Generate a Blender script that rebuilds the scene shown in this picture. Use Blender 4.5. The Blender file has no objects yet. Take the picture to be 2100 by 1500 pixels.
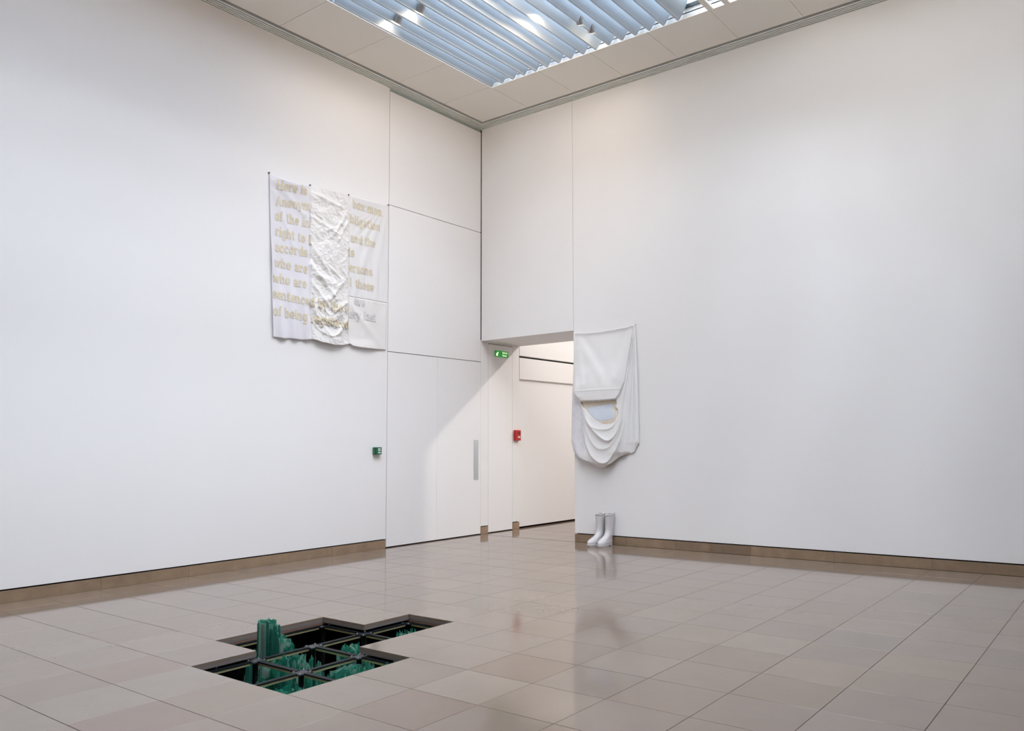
import bpy, bmesh, math, random
from mathutils import Vector, Matrix, noise

random.seed(7)
S = bpy.context.scene
C = S.collection
PI = math.pi

# ------------------------------------------------------------------ camera
FPX, PPX, PPY = 1598.4826, 1272.0053, 803.9398
YAW, PITCH, ROLL = -0.59381, 0.065887, -0.010312
CAM = Vector((7.15065, -7.35649, 1.15))
fw = Vector((math.sin(YAW) * math.cos(PITCH), math.cos(YAW) * math.cos(PITCH), math.sin(PITCH)))
r0 = Vector((math.cos(YAW), -math.sin(YAW), 0))
u0 = r0.cross(fw)
rt = r0 * math.cos(ROLL) + u0 * math.sin(ROLL)
up = -r0 * math.sin(ROLL) + u0 * math.cos(ROLL)
cd = bpy.data.cameras.new('camera')
cam = bpy.data.objects.new('camera', cd)
C.objects.link(cam)
cam.matrix_world = Matrix(((rt.x, up.x, -fw.x, CAM.x), (rt.y, up.y, -fw.y, CAM.y),
                           (rt.z, up.z, -fw.z, CAM.z), (0, 0, 0, 1)))
cd.sensor_width = 36
cd.lens = 36 * FPX / 2100
cd.shift_x = -(PPX - 1050) / 2100
cd.shift_y = (PPY - 750) / 2100
cd.clip_start = 0.05
S.camera = cam


def px(P):
    d = Vector(P) - CAM
    z = d.dot(fw)
    if z < 0.1:
        return (-9999, -9999)
    return (PPX + FPX * d.dot(rt) / z, PPY - FPX * d.dot(up) / z)


# ------------------------------------------------------------------ light
SKY = 13.1
W = bpy.data.worlds.new('sky')
S.world = W
W.use_nodes = True
bg = W.node_tree.nodes['Background']
bg.inputs[0].default_value = (0.90, 0.905, 1.0, 1)
bg.inputs[1].default_value = SKY

ZC = 5.316                                   # ceiling height
SX0, SX1, SY0, SY1 = 0.97, 8.65, -7.30, -0.83   # skylight opening
ZG = 6.0                                     # glazing height


def area(name, loc, sx, sy, energy, col, portal=False):
    l = bpy.data.lights.new(name, 'AREA')
    l.shape = 'RECTANGLE'
    l.size, l.size_y = sx, sy
    l.energy = energy
    l.color = col
    o = bpy.data.objects.new(name, l)
    o.location = loc
    C.objects.link(o)
    if portal:
        l.cycles.is_portal = True
    return o


def spot(name, loc, target, energy, col, angle, blend=0.6, size=0.04):
    l = bpy.data.lights.new(name, 'SPOT')
    l.energy = energy
    l.color = col
    l.spot_size = math.radians(angle)
    l.spot_blend = blend
    l.shadow_soft_size = size
    o = bpy.data.objects.new(name, l)
    o.location = loc
    o.rotation_euler = (Vector(target) - Vector(loc)).to_track_quat('-Z', 'Y').to_euler()
    C.objects.link(o)
    return o


area('skylight_portal', ((SX0 + SX1) / 2, (SY0 + SY1) / 2, ZG + 0.06), SX1 - SX0, SY1 - SY0, 100, (1, 1, 1), True)
WARM = (1.0, 0.79, 0.57)
spot('spot_lamp', (1.165, -2.40, 5.350), (0.0, -2.3, 4.3), 8, WARM, 125, 1.0, 0.03)
spot('spot_lamp', (1.495, -2.39, 5.350), (0.0, -2.2, 4.0), 8, WARM, 125, 1.0, 0.03)
spot('spot_lamp', (2.640, -1.32, 5.345), (2.2, 0.0, 3.8), 5, WARM, 125, 1.0, 0.03)
spot('spot_lamp', (2.640, -1.13, 5.345), (1.9, 0.0, 3.8), 5, WARM, 125, 1.0, 0.03)
# fill lamps without fittings, added below the louvres to lift the walls
for (lx, ly, tx, ty, e, c) in ((2.4, -1.7, 0.0, -0.4, 30, (1.0, 0.76, 0.54)), (2.4, -3.6, 0.0, -3.4, 24, (1.0, 0.68, 0.42)), (2.4, -5.4, 0.0, -5.2, 24, (1.0, 0.68, 0.42)),
                               (2.6, -2.6, 0.6, 0.0, 75, (1.0, 0.86, 0.72)), (4.6, -2.3, 4.4, 0.0, 66, (1.0, 0.90, 0.78)), (6.4, -2.3, 6.6, 0.0, 62, (1.0, 0.90, 0.78))):
    spot('wall_fill', (lx, ly, 5.28), (tx, ty, 3.3), e, c, 150, 1.0, 0.08).data.specular_factor = 0
spot('spot_lamp', (4.4, 3.9, 5.15), (0.0, 0.9, 1.2), 590, (1.0, 0.93, 0.87), 120, 0.8, 0.10)
area('next_room_ceiling_light', (2.4, 2.6, 5.2), 2.5, 2.5, 36, (0.90, 0.93, 1.0))  # broad area lamp below the closed ceiling of the next room

S.view_settings.view_transform = 'Standard'
S.view_settings.look = 'None'
S.view_settings.exposure = 0.0
S.view_settings.gamma = 1.0
S.view_settings.use_curve_mapping = False
S.cycles.max_bounces = 12
S.cycles.diffuse_bounces = 6
S.cycles.glossy_bounces = 4
S.cycles.transmission_bounces = 8
S.cycles.transparent_max_bounces = 16
S.cycles.caustics_reflective = False
S.cycles.caustics_refractive = False
S.cycles.use_denoising = True
S.cycles.denoising_input_passes = 'RGB_ALBEDO_NORMAL'
S.cycles.sample_clamp_indirect = 6.0


# ------------------------------------------------------------------ materials
def srgb(r, g, b):
    f = lambda c: (c / 255 / 12.92) if c / 255 <= 0.04045 else ((c / 255 + 0.055) / 1.055) ** 2.4
    return (f(r), f(g), f(b), 1)


def mat(name, col, rough=0.6, metal=0.0, spec=0.5, noise_amt=0.0, noise_scale=5.0, bump=0.0, bump_scale=200.0, **kw):
    m = bpy.data.materials.new(name)
    m.use_nodes = True
    nt = m.node_tree
    b = nt.nodes['Principled BSDF']
    b.inputs['Base Color'].default_value = col
    b.inputs['Roughness'].default_value = rough
    b.inputs['Metallic'].default_value = metal
    b.inputs['Specular IOR Level'].default_value = spec
    for k, v in kw.items():
        b.inputs[k.replace('_', ' ')].default_value = v
    if noise_amt or bump:
        tc = nt.nodes.new('ShaderNodeTexCoord')
    if noise_amt:
        n = nt.nodes.new('ShaderNodeTexNoise')
        n.inputs['Scale'].default_value = noise_scale
        n.inputs['Detail'].default_value = 5
        nt.links.new(tc.outputs['Object'], n.inputs['Vector'])
        mx = nt.nodes.new('ShaderNodeMix')
        mx.data_type = 'RGBA'
        mx.inputs['A'].default_value = tuple(c * (1 - noise_amt) for c in col[:3]) + (1,)
        mx.inputs['B'].default_value = tuple(min(1, c * (1 + noise_amt)) for c in col[:3]) + (1,)
        nt.links.new(n.outputs['Fac'], mx.inputs['Factor'])
        nt.links.new(mx.outputs['Result'], b.inputs['Base Color'])
    if bump:
        n2 = nt.nodes.new('ShaderNodeTexNoise')
        n2.inputs['Scale'].default_value = bump_scale
        n2.inputs['Detail'].default_value = 3
        nt.links.new(tc.outputs['Object'], n2.inputs['Vector'])
        bp = nt.nodes.new('ShaderNodeBump')
        bp.inputs['Strength'].default_value = bump
        bp.inputs['Distance'].default_value = 0.002
        nt.links.new(n2.outputs['Fac'], bp.inputs['Height'])
        nt.links.new(bp.outputs['Normal'], b.inputs['Normal'])
    return m


WALL = mat('white_wall_paint', (0.86, 0.85, 0.845, 1), 0.85, spec=0.2, noise_amt=0.012, noise_scale=1.3, bump=0.05, bump_scale=120)
DOORP = mat('white_door_paint', (0.86, 0.85, 0.85, 1), 0.6, spec=0.3, noise_amt=0.008, noise_scale=2)
CEILP = mat('ceiling_panel_paint', (0.86, 0.82, 0.745, 1), 0.8, spec=0.2, noise_amt=0.01, noise_scale=2)
DARK = mat('dark_shadow_gap', (0.012, 0.011, 0.010, 1), 0.9, spec=0.1)
TEALG = mat('grey_green_profile', (0.36, 0.42, 0.41, 1), 0.5)
GROUT = mat('brown_joint_mortar', srgb(128, 100, 84), 0.9, spec=0.1)
ALU = mat('grille_aluminium', (0.86, 0.88, 0.84, 1), 0.5)
BLADE = mat('louvre_enamel_sky_tint', (0.52, 0.585, 0.64, 1), 0.45, spec=0.4)  # cool tint stands in for blue skylight falling on the blades
FRAMEM = mat('skylight_dark_frame', (0.03, 0.05, 0.06, 1), 0.5)
SHAFT = mat('skylight_shaft_white', (0.82, 0.82, 0.82, 1), 0.7)
STEEL = mat('brushed_steel', (0.80, 0.90, 0.98, 1), 0.34, metal=1.0)
LAMPG = mat('lamp_grey_metal', (0.34, 0.33, 0.33, 1), 0.35, metal=0.6)
RUBBERW = mat('white_rubber', (0.62, 0.60, 0.61, 1), 0.42, spec=0.5, noise_amt=0.02, noise_scale=20)
RUBBERS = mat('pale_rubber_sole', (0.55, 0.53, 0.52, 1), 0.6)
BOOTIN = mat('boot_lining', (0.36, 0.33, 0.30, 1), 0.9)
RED = mat('red_plastic', srgb(190, 38, 34), 0.35)
DRED = mat('dark_red_plastic', srgb(112, 42, 46), 0.4)
GRN = mat('green_plastic', srgb(22, 105, 72), 0.35)
DGRN = mat('dark_green_plastic', srgb(8, 66, 40), 0.4)
WHITEP = mat('white_print', (0.8, 0.8, 0.8, 1), 0.5)
GREYP = mat('grey_print', (0.35, 0.33, 0.34, 1), 0.5)
ZINC = mat('yellow_zinc_steel', (0.72, 0.64, 0.36, 1), 0.35, metal=0.6)
GASK = mat('black_gasket', (0.008, 0.010, 0.012, 1), 0.55, spec=0.2)
HEADM = mat('dark_cast_head', (0.03, 0.035, 0.04, 1), 0.45, metal=0.2)
SCREW = mat('screw_steel', (0.5, 0.55, 0.58, 1), 0.25, metal=1.0)
VOID = mat('black_void_lining', (0.010, 0.011, 0.012, 1), 0.6, noise_amt=0.3, noise_scale=6)
PAN = mat('grey_tile_tray', srgb(118, 108, 104), 0.6, noise_amt=0.1, noise_scale=30)
PINM = mat('dark_pin', (0.10, 0.09, 0.09, 1), 0.4, metal=0.6)
LAV = mat('lavender_white_cotton', (0.77, 0.755, 0.80, 1), 0.9, spec=0.1, bump=0.08, bump_scale=160)
SATIN = mat('white_satin', (0.80, 0.785, 0.77, 1), 0.42, spec=0.5, bump=0.06, bump_scale=120)
PALE = mat('pale_grey_cotton', (0.80, 0.79, 0.80, 1), 0.9, spec=0.1, bump=0.08, bump_scale=160)
LETT = mat('beige_letter_print', srgb(216, 206, 182), 0.8, spec=0.1, noise_amt=0.08, noise_scale=60)
WLETT = mat('white_letter_relief', (0.68, 0.67, 0.67, 1), 0.7, spec=0.2)
SHEET = mat('white_bed_linen', (0.83, 0.825, 0.825, 1), 0.8, spec=0.2, bump=0.06, bump_scale=140)
BEIGE = mat('beige_patch_rim', srgb(222, 208, 190), 0.7, noise_amt=0.10, noise_scale=18)
ICE = mat('pale_blue_patch', srgb(208, 216, 226), 0.22, spec=0.6, noise_amt=0.07, noise_scale=9, bump=0.6, bump_scale=60)


def scribble_mat():
    m = mat('grey_scribbled_linen', (0.70, 0.70, 0.74, 1), 0.85, spec=0.15)
    nt = m.node_tree
    b = nt.nodes['Principled BSDF']
    tc = nt.nodes.new('ShaderNodeTexCoord')
    mp = nt.nodes.new('ShaderNodeMapping')
    mp.inputs['Scale'].default_value = (6, 6, 3.2)
    n = nt.nodes.new('ShaderNodeTexNoise')
    n.inputs['Scale'].default_value = 1.6
    n.inputs['Detail'].default_value = 6
    n.inputs['Roughness'].default_value = 0.62
    nt.links.new(tc.outputs['Object'], mp.inputs['Vector'])
    nt.links.new(mp.outputs['Vector'], n.inputs['Vector'])
    a = nt.nodes.new('ShaderNodeMath')
    a.operation = 'SUBTRACT'
    a.inputs[1].default_value = 0.5
    nt.links.new(n.outputs['Fac'], a.inputs[0])
    ab = nt.nodes.new('ShaderNodeMath')
    ab.operation = 'ABSOLUTE'
    nt.links.new(a.outputs[0], ab.inputs[0])
    cr = nt.nodes.new('ShaderNodeValToRGB')
    cr.color_ramp.elements[0].position = 0.0
    cr.color_ramp.elements[0].color = (0.56, 0.56, 0.60, 1)
    cr.color_ramp.elements[1].position = 0.010
    cr.color_ramp.elements[1].color = (0.76, 0.76, 0.79, 1)
    nt.links.new(ab.outputs[0], cr.inputs['Fac'])
    nt.links.new(cr.outputs['Color'], b.inputs['Base Color'])
    return m


SCRIB = scribble_mat()


def stone_mat(name, base, source, veins=0.0, rough=0.085, nscale=3.0):
    """limestone: tone of each slab comes from its own colour, mottling from noise"""
    m = bpy.data.materials.new(name)
    m.use_nodes = True
    nt = m.node_tree
    N = nt.nodes
    b = N['Principled BSDF']
    if source == 'object':
        src = N.new('ShaderNodeObjectInfo')
        out = src.outputs['Color']
    else:
        src = N.new('ShaderNodeAttribute')
        src.attribute_name = 'tone'
        out = src.outputs['Color']
    geo = N.new('ShaderNodeNewGeometry')
    n = N.new('ShaderNodeTexNoise')
    n.inputs['Scale'].default_value = nscale
    n.inputs['Detail'].default_value = 6
    n.inputs['Roughness'].default_value = 0.6
    nt.links.new(geo.outputs['Position'], n.inputs['Vector'])
    mr = N.new('ShaderNodeMapRange')
    mr.inputs['From Min'].default_value = 0.25
    mr.inputs['From Max'].default_value = 0.75
    mr.inputs['To Min'].default_value = 0.95 - veins
    mr.inputs['To Max'].default_value = 1.05 + veins
    nt.links.new(n.outputs['Fac'], mr.inputs['Value'])
    # fine dark fossils / pits
    v = N.new('ShaderNodeTexNoise')
    v.inputs['Scale'].default_value = 22
    v.inputs['Detail'].default_value = 3
    nt.links.new(geo.outputs['Position'], v.inputs['Vector'])
    mr2 = N.new('ShaderNodeMapRange')
    mr2.inputs['From Min'].default_value = 0.24
    mr2.inputs['From Max'].default_value = 0.36
    mr2.inputs['To Min'].default_value = 0.93
    mr2.inputs['To Max'].default_value = 1.0
    nt.links.new(v.outputs['Fac'], mr2.inputs['Value'])
    mul = N.new('ShaderNodeMath')
    mul.operation = 'MULTIPLY'
    nt.links.new(mr.outputs['Result'], mul.inputs[0])
    nt.links.new(mr2.outputs['Result'], mul.inputs[1])
    vm = N.new('ShaderNodeVectorMath')
    vm.operation = 'SCALE'
    nt.links.new(out, vm.inputs[0])
    nt.links.new(mul.outputs[0], vm.inputs['Scale'])
    vm2 = N.new('ShaderNodeVectorMath')
    vm2.operation = 'MULTIPLY'
    vm2.inputs[1].default_value = base[:3]
    nt.links.new(vm.outputs[0], vm2.inputs[0])
    nt.links.new(vm2.outputs[0], b.inputs['Base Color'])
    b.inputs['Roughness'].default_value = rough
    b.inputs['Specular IOR Level'].default_value = 0.5
    return m


TILEBASE = (0.215, 0.163, 0.126)
TILE = stone_mat('polished_limestone', TILEBASE, 'object')
TILEF = stone_mat('polished_limestone_far', TILEBASE, 'attr')
SKIRT = stone_mat('brown_skirting_stone', (0.27, 0.19, 0.125), 'object', veins=0.18, rough=0.35, nscale=7.0)


def emit_mat(name, col, strength):
    m = bpy.data.materials.new(name)
    m.use_nodes = True
    b = m.node_tree.nodes['Principled BSDF']
    b.inputs['Base Color'].default_value = col
    b.inputs['Emission Color'].default_value = col
    b.inputs['Emission Strength'].default_value = strength
    b.inputs['Roughness'].default_value = 0.4
    return m


EXITG = emit_mat('backlit_green', srgb(0, 158, 48), 0.35)
EXITW = emit_mat('backlit_white', srgb(255, 255, 225), 0.9)
LENS = emit_mat('lamp_lens_glow', (1.0, 0.85, 0.6, 1), 18)


def pane_mat():
    m = bpy.data.materials.new('clear_roof_glass')
    m.use_nodes = True
    nt = m.node_tree
    for n in list(nt.nodes):
        nt.nodes.remove(n)
    o = nt.nodes.new('ShaderNodeOutputMaterial')
    t = nt.nodes.new('ShaderNodeBsdfTransparent')
    t.inputs[0].default_value = (0.93, 0.97, 0.98, 1)
    g = nt.nodes.new('ShaderNodeBsdfGlossy')
    g.inputs['Roughness'].default_value = 0.02
    fr = nt.nodes.new('ShaderNodeFresnel')
    fr.inputs['IOR'].default_value = 1.3
    mx = nt.nodes.new('ShaderNodeMixShader')
    nt.links.new(fr.outputs[0], mx.inputs[0])
    nt.links.new(t.outputs[0], mx.inputs[1])
    nt.links.new(g.outputs[0], mx.inputs[2])
    nt.links.new(mx.outputs[0], o.inputs[0])
    return m


PANE = pane_mat()


def green_glass():
    """sheet glass seen through its green edges: part clear and tinted, part scattering at the broken edges"""
    m = bpy.data.materials.new('broken_green_glass')
    m.use_nodes = True
    nt = m.node_tree
    for n in list(nt.nodes):
        nt.nodes.remove(n)
    o = nt.nodes.new('ShaderNodeOutputMaterial')
    oi = nt.nodes.new('ShaderNodeObjectInfo')
    cr = nt.nodes.new('ShaderNodeValToRGB')
    cr.color_ramp.elements[0].color = (0.02, 0.30, 0.22, 1)
    cr.color_ramp.elements[1].color = (0.80, 0.98, 0.88, 1)
    e = cr.color_ramp.elements.new(0.65)
    e.color = (0.12, 0.62, 0.44, 1)
    nt.links.new(oi.outputs['Random'], cr.inputs['Fac'])
    t = nt.nodes.new('ShaderNodeBsdfTransparent')
    t.inputs[0].default_value = (0.52, 0.94, 0.80, 1)
    d = nt.nodes.new('ShaderNodeBsdfTranslucent')
    nt.links.new(cr.outputs['Color'], d.inputs[0])
    d2 = nt.nodes.new('ShaderNodeBsdfDiffuse')
    nt.links.new(cr.outputs['Color'], d2.inputs[0])
    mxd = nt.nodes.new('ShaderNodeMixShader')
    mxd.inputs[0].default_value = 0.5
    nt.links.new(d.outputs[0], mxd.inputs[1])
    nt.links.new(d2.outputs[0], mxd.inputs[2])
    mx = nt.nodes.new('ShaderNodeMixShader')
    mx.inputs[0].default_value = 0.52
    nt.links.new(t.outputs[0], mx.inputs[1])
    nt.links.new(mxd.outputs[0], mx.inputs[2])
    g = nt.nodes.new('ShaderNodeBsdfGlossy')
    g.inputs['Roughness'].default_value = 0.06
    fr = nt.nodes.new('ShaderNodeFresnel')
    fr.inputs['IOR'].default_value = 1.52
    mx2 = nt.nodes.new('ShaderNodeMixShader')
    nt.links.new(fr.outputs[0], mx2.inputs[0])
    nt.links.new(mx.outputs[0], mx2.inputs[1])
    nt.links.new(g.outputs[0], mx2.inputs[2])
    nt.links.new(mx2.outputs[0], o.inputs[0])
    return m


GGLASS = green_glass()


# ------------------------------------------------------------------ mesh helpers
class MB:
    def __init__(s):
        s.v, s.f = [], []

    def box(s, x0, y0, z0, x1, y1, z1):
        b = len(s.v)
        s.v += [(x0, y0, z0), (x1, y0, z0), (x1, y1, z0), (x0, y1, z0), (x0, y0, z1), (x1, y0, z1), (x1, y1, z1), (x0, y1, z1)]
        s.f += [tuple(b + i for i in q) for q in ((0, 3, 2, 1), (4, 5, 6, 7), (0, 1, 5, 4), (1, 2, 6, 5), (2, 3, 7, 6), (3, 0, 4, 7))]
        return s

    def loft(s, rings, cap0=True, cap1=True, closed=True):
        b = len(s.v)
        n = len(rings[0])
        for r in rings:
            s.v += [tuple(p) for p in r]
        for k in range(len(rings) - 1):
            for i in range(n if closed else n - 1):
                j = (i + 1) % n
                s.f.append((b + k * n + i, b + k * n + j, b + (k + 1) * n + j, b + (k + 1) * n + i))
        if cap0:
            s.f.append(tuple(b + i for i in reversed(range(n))))
        if cap1:
            s.f.append(tuple(b + (len(rings) - 1) * n + i for i in range(n)))
        return s

    def cyl(s, p0, p1, r0_, r1_=None, n=12):
        r1_ = r0_ if r1_ is None else r1_
        p0, p1 = Vector(p0), Vector(p1)
        a = (p1 - p0).normalized()
        t = a.orthogonal().normalized()
        w = a.cross(t)
        ring = lambda p, r: [p + t * math.cos(2 * PI * i / n) * r + w * math.sin(2 * PI * i / n) * r for i in range(n)]
        return s.loft([ring(p0, r0_), ring(p1, r1_)])

    def build(s, name, m, parent=None, loc=None, smooth=False):
        me = bpy.data.meshes.new(name)
        me.from_pydata([tuple(p) for p in s.v], [], s.f)
        me.update()
        if m:
            me.materials.append(m)
        if smooth:
            for p in me.polygons:
                p.use_smooth = True
        return link(name, me, parent, loc)


def link(name, data, parent=None, loc=None):
    o = bpy.data.objects.new(name, data)
    C.objects.link(o)
    if loc is not None:
        o.location = loc
    if parent is not None:
        o.parent = parent
    return o


def bevel(o, w, seg=2):
    md = o.modifiers.new('bevel', 'BEVEL')
    md.width = w
    md.segments = seg
    md.limit_method = 'ANGLE'
    return o


def tag(o, label=None, cat=None, group=None, kind=None):
    if label:
        o['label'] = label
    if cat:
        o['category'] = cat
    if group:
        o['group'] = group
    if kind:
        o['kind'] = kind
    return o


def thing(name, loc, label, cat, group=None):
    return tag(link(name, None, None, loc), label, cat, group)


def box(name, a, m, parent=None, kind=None):
    o = MB().box(*a).build(name, m, parent)
    if kind:
        o['kind'] = kind
    return o


RX1, RY0 = 9.60, -10.20              # far limits of this room
TH = 0.745                           # thickness of the right wall
OX = 1.523                           # opening width
NX1, NY1 = 5.0, 4.6                  # next room
ZO = 2.50                            # opening head
ZS = 0.092                           # skirting height

# ------------------------------------------------------------------ left wall
wl = MB()
wl.box(-0.16, RY0, 0.104, 0, -1.508, ZC + 0.1)
wall_left = wl.build('wall_left', WALL)
wall_left['kind'] = 'structure'
MB().box(-0.20, RY0 - 0.15, -0.06, -0.03, -1.508, 0.104).box(-0.20, -1.508, -0.06, -0.05, TH + 0.02, ZC + 0.2)\
    .build('wall_backing', DARK, wall_left)
MB().box(-0.045, -1.501, 3.937, 0, -0.005, 5.284).build('wall_panel', DOORP, wall_left)
MB().box(-0.045, -1.501, 2.229, 0, -0.005, 3.929).build('wall_panel', DOORP, wall_left)
MB().box(-0.045, -1.501, 5.292, -0.004, -0.005, ZC + 0.02).build('head_profile', TEALG, wall_left)
# reveal strips beside the door in the thickness of the wall
MB().box(-0.045, 0.0, 0.104, 0, 0.135, ZO + 0.01).build('reveal_strip', WALL, wall_left)
MB().box(-0.045, 0.606, 0.104, 0, 0.746, ZO + 0.01).build('reveal_strip', WALL, wall_left)
MB().box(-0.045, 0.135, 2.486, 0, 0.606, ZO + 0.01).build('reveal_strip', WALL, wall_left)

door_1 = thing('door_1', (0, -0.75, 0), None, None)
door_1['kind'] = 'structure'
lf = MB().box(-0.045, -1.501 + 0.75, 0.012, 0, -0.7515 + 0.75, 2.221).build('door_leaf', DOORP, door_1)
lf2 = MB().box(-0.045, -0.7495 + 0.75, 0.012, 0, -0.003 + 0.75, 2.221).build('door_leaf', DOORP, door_1)
pl = bevel(MB().box(0.0005, -0.127 + 0.75, 0.703, 0.0035, -0.045 + 0.75, 1.215).build('push_plate', STEEL, lf2), 0.002)
pl['label'] = 'tall brushed steel push plate'

door_2 = thing('door_2', (0, 0.37, 0), None, None)
door_2['kind'] = 'structure'
MB().box(-0.045, 0.139 - 0.37, 0.012, 0.0, 0.602 - 0.37, 2.478).build('door_leaf', DOORP, door_2)

# ------------------------------------------------------------------ right wall with the opening at the corner
wr = MB().box(OX, 0, 0.104, RX1, TH, ZC + 0.1)
wall_right = wr.build('wall_right', WALL)
wall_right['kind'] = 'structure'
MB().box(0.010, 0, ZO, OX - 0.006, TH, ZC + 0.1).build('lintel_panel', WALL, wall_right)
MB().box(-0.01, 0.025, ZO + 0.01, OX + 0.02, TH - 0.02, ZC + 0.09).box(OX + 0.012, 0.03, -0.06, RX1, TH - 0.01, 0.104)\
    .build('wall_backing', DARK, wall_right)

# unseen walls that close the room
box('wall_front', (-0.16, RY0 - 0.15, 0, RX1 + 0.15, RY0, ZC + 0.1), WALL, kind='structure')
box('wall_far_right', (RX1, RY0, 0, RX1 + 0.15, TH, ZC + 0.1), WALL, kind='structure')

# the next room, seen through the opening
wn = MB().box(-0.16, 0.756, 2.375, 0, NY1, ZC + 0.1).build('wall_next_left', WALL)
wn['kind'] = 'structure'
MB().box(-0.20, TH + 0.002, -0.06, -0.07, NY1, 2.375).build('wall_backing', DARK, wn)
MB().box(-0.07, 0.756, 2.05, 0, NY1, 2.347).build('door_header', WALL, wn)
MB().box(-0.07, 0.758, 0.022, -0.035, NY1, 2.06).build('sliding_wall_panel', DOORP, wn)
box('wall_next_back', (-0.16, NY1, 0, NX1, NY1 + 0.15, ZC + 0.1), WALL, kind='structure')
box('wall_next_right', (NX1, TH, 0, NX1 + 0.15, NY1 + 0.15, ZC + 0.1), WALL, kind='structure')
box('ceiling_next', (-0.16, TH, ZC, NX1 + 0.15, NY1 + 0.15, ZC + 0.1), CEILP, kind='structure')

# ------------------------------------------------------------------ ceiling
GW = 0.200                            # width of the slot grille along the left wall
GW2 = 0.186                           # and along the right wall
ceiling = MB().box(GW - 0.004, RY0, ZC + 0.016, SX0 - 0.03, -GW2 + 0.004, ZC + 0.05)\
    .box(SX1 + 0.03, RY0, ZC + 0.016, RX1, -GW2 + 0.004, ZC + 0.05)\
    .box(SX0 - 0.03, SY1 + 0.03, ZC + 0.016, SX1 + 0.03, -GW2 + 0.004, ZC + 0.05)\
    .box(SX0 - 0.03, RY0, ZC + 0.016, SX1 + 0.03, SY0 - 0.03, ZC + 0.05).build('ceiling', GROUT)
ceiling['kind'] = 'structure'
MB().box(-0.2, RY0 - 0.2, ZC + 0.1, SX0 - 0.02, 0.1, ZC + 0.16).box(SX1 + 0.02, RY0 - 0.2, ZC + 0.1, RX1 + 0.2, 0.1, ZC + 0.16)\
    .box(SX0 - 0.02, SY1 + 0.02, ZC + 0.1, SX1 + 0.02, 0.1, ZC + 0.16).box(SX0 - 0.02, RY0 - 0.2, ZC + 0.1, SX1 + 0.02, SY0 - 0.02, ZC + 0.16)\
    .build('roof_deck', DARK, ceiling)
PJ = 0.002


def cpanel(x0, y0, x1, y1):
    MB().box(x0 + PJ, y0 + PJ, ZC, x1 - PJ, y1 - PJ, ZC + 0.016).build('ceiling_panel', CEILP, ceiling)


ys = [-GW2, -0.855, -1.545, -2.280, -3.030] + [-3.03 - 0.735 * k for k in range(1, 10)]
for a, b in zip(ys[:-1], ys[1:]):
    cpanel(GW, max(b, RY0), SX0 + PJ, a)
xs = [SX0 + PJ, 1.685, 2.400, 3.118, 3.830, 4.531] + [4.531 + 0.715 * k for k in range(1, 8)]
for a, b in zip(xs[:-1], xs[1:]):
    cpanel(a, SY1 - PJ, min(b, RX1), -GW2)
for a, b in zip(ys[1:-1], ys[2:]):
    cpanel(SX1 - PJ, max(b, RY0), RX1, a)
for a, b in zip(xs[:-3], xs[1:-2]):
    cpanel(a, RY0, b, SY0 + PJ)


def grille(name, axis):
    """slot diffuser set in the ceiling along a wall"""
    g = MB()
    w = GW if axis == 'y' else GW2
    if axis == 'y':
        g.box(0, RY0, ZC + 0.09, w, 0, ZC + 0.1)
    else:
        g.box(w, -w, ZC + 0.09, RX1, 0, ZC + 0.1)
    o = g.build(name, DARK)
    o['kind'] = 'structure'
    k = w / 0.2
    if axis == 'y':
        MB().box(w + 0.002, RY0, ZC + 0.051, w + 0.02, -GW2, ZC + 0.1).build('channel_side', DARK, o)
    else:
        MB().box(w, -w - 0.02, ZC + 0.051, RX1, -w - 0.002, ZC + 0.1).build('channel_side', DARK, o)
    for i, (a, b) in enumerate(((0.0, 0.016), (0.034, 0.049), (0.067, 0.082), (0.100, 0.115), (0.135, 0.156))):
        a, b = a * k, b * k
        if axis == 'y':
            MB().box(a, RY0, ZC - 0.001, b, -a * GW2 / GW, ZC + 0.03).build('grille_slat', ALU, o)
        else:
            MB().box(b * GW / GW2, -b, ZC - 0.001, RX1, -a, ZC + 0.03).build('grille_slat', ALU, o)
    return o


grille('trim_1', 'y')
grille('trim_2', 'x')

# skylight: shaft, louvre blades, bars, roof glass
win = MB()
T = 0.05
win.box(SX0 - T, SY0, ZC + 0.05, SX0, SY1, ZG).box(SX1, SY0, ZC + 0.05, SX1 + T, SY1, ZG)
win.box(SX0 - T, SY1, ZC + 0.05, SX1 + T, SY1 + T, ZG).box(SX0 - T, SY0 - T, ZC + 0.05, SX1 + T, SY0, ZG)
win.box(SX0 - 0.028, SY0, ZC + 0.017, SX0, SY1, ZC + 0.06).box(SX1, SY0, ZC + 0.017, SX1 + 0.028, SY1, ZC + 0.06)
win.box(SX0, SY1, ZC + 0.017, SX1, SY1 + 0.028, ZC + 0.06).box(SX0, SY0 - 0.028, ZC + 0.017, SX1, SY0, ZC + 0.06)
window_1 = win.build('window_1', SHAFT)
window_1['kind'] = 'structure'
MB().box(SX0, SY1 - 0.012, ZC + 0.10, SX1, SY1, ZC + 0.135).build('shaft_strip', FRAMEM, window_1)


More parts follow.
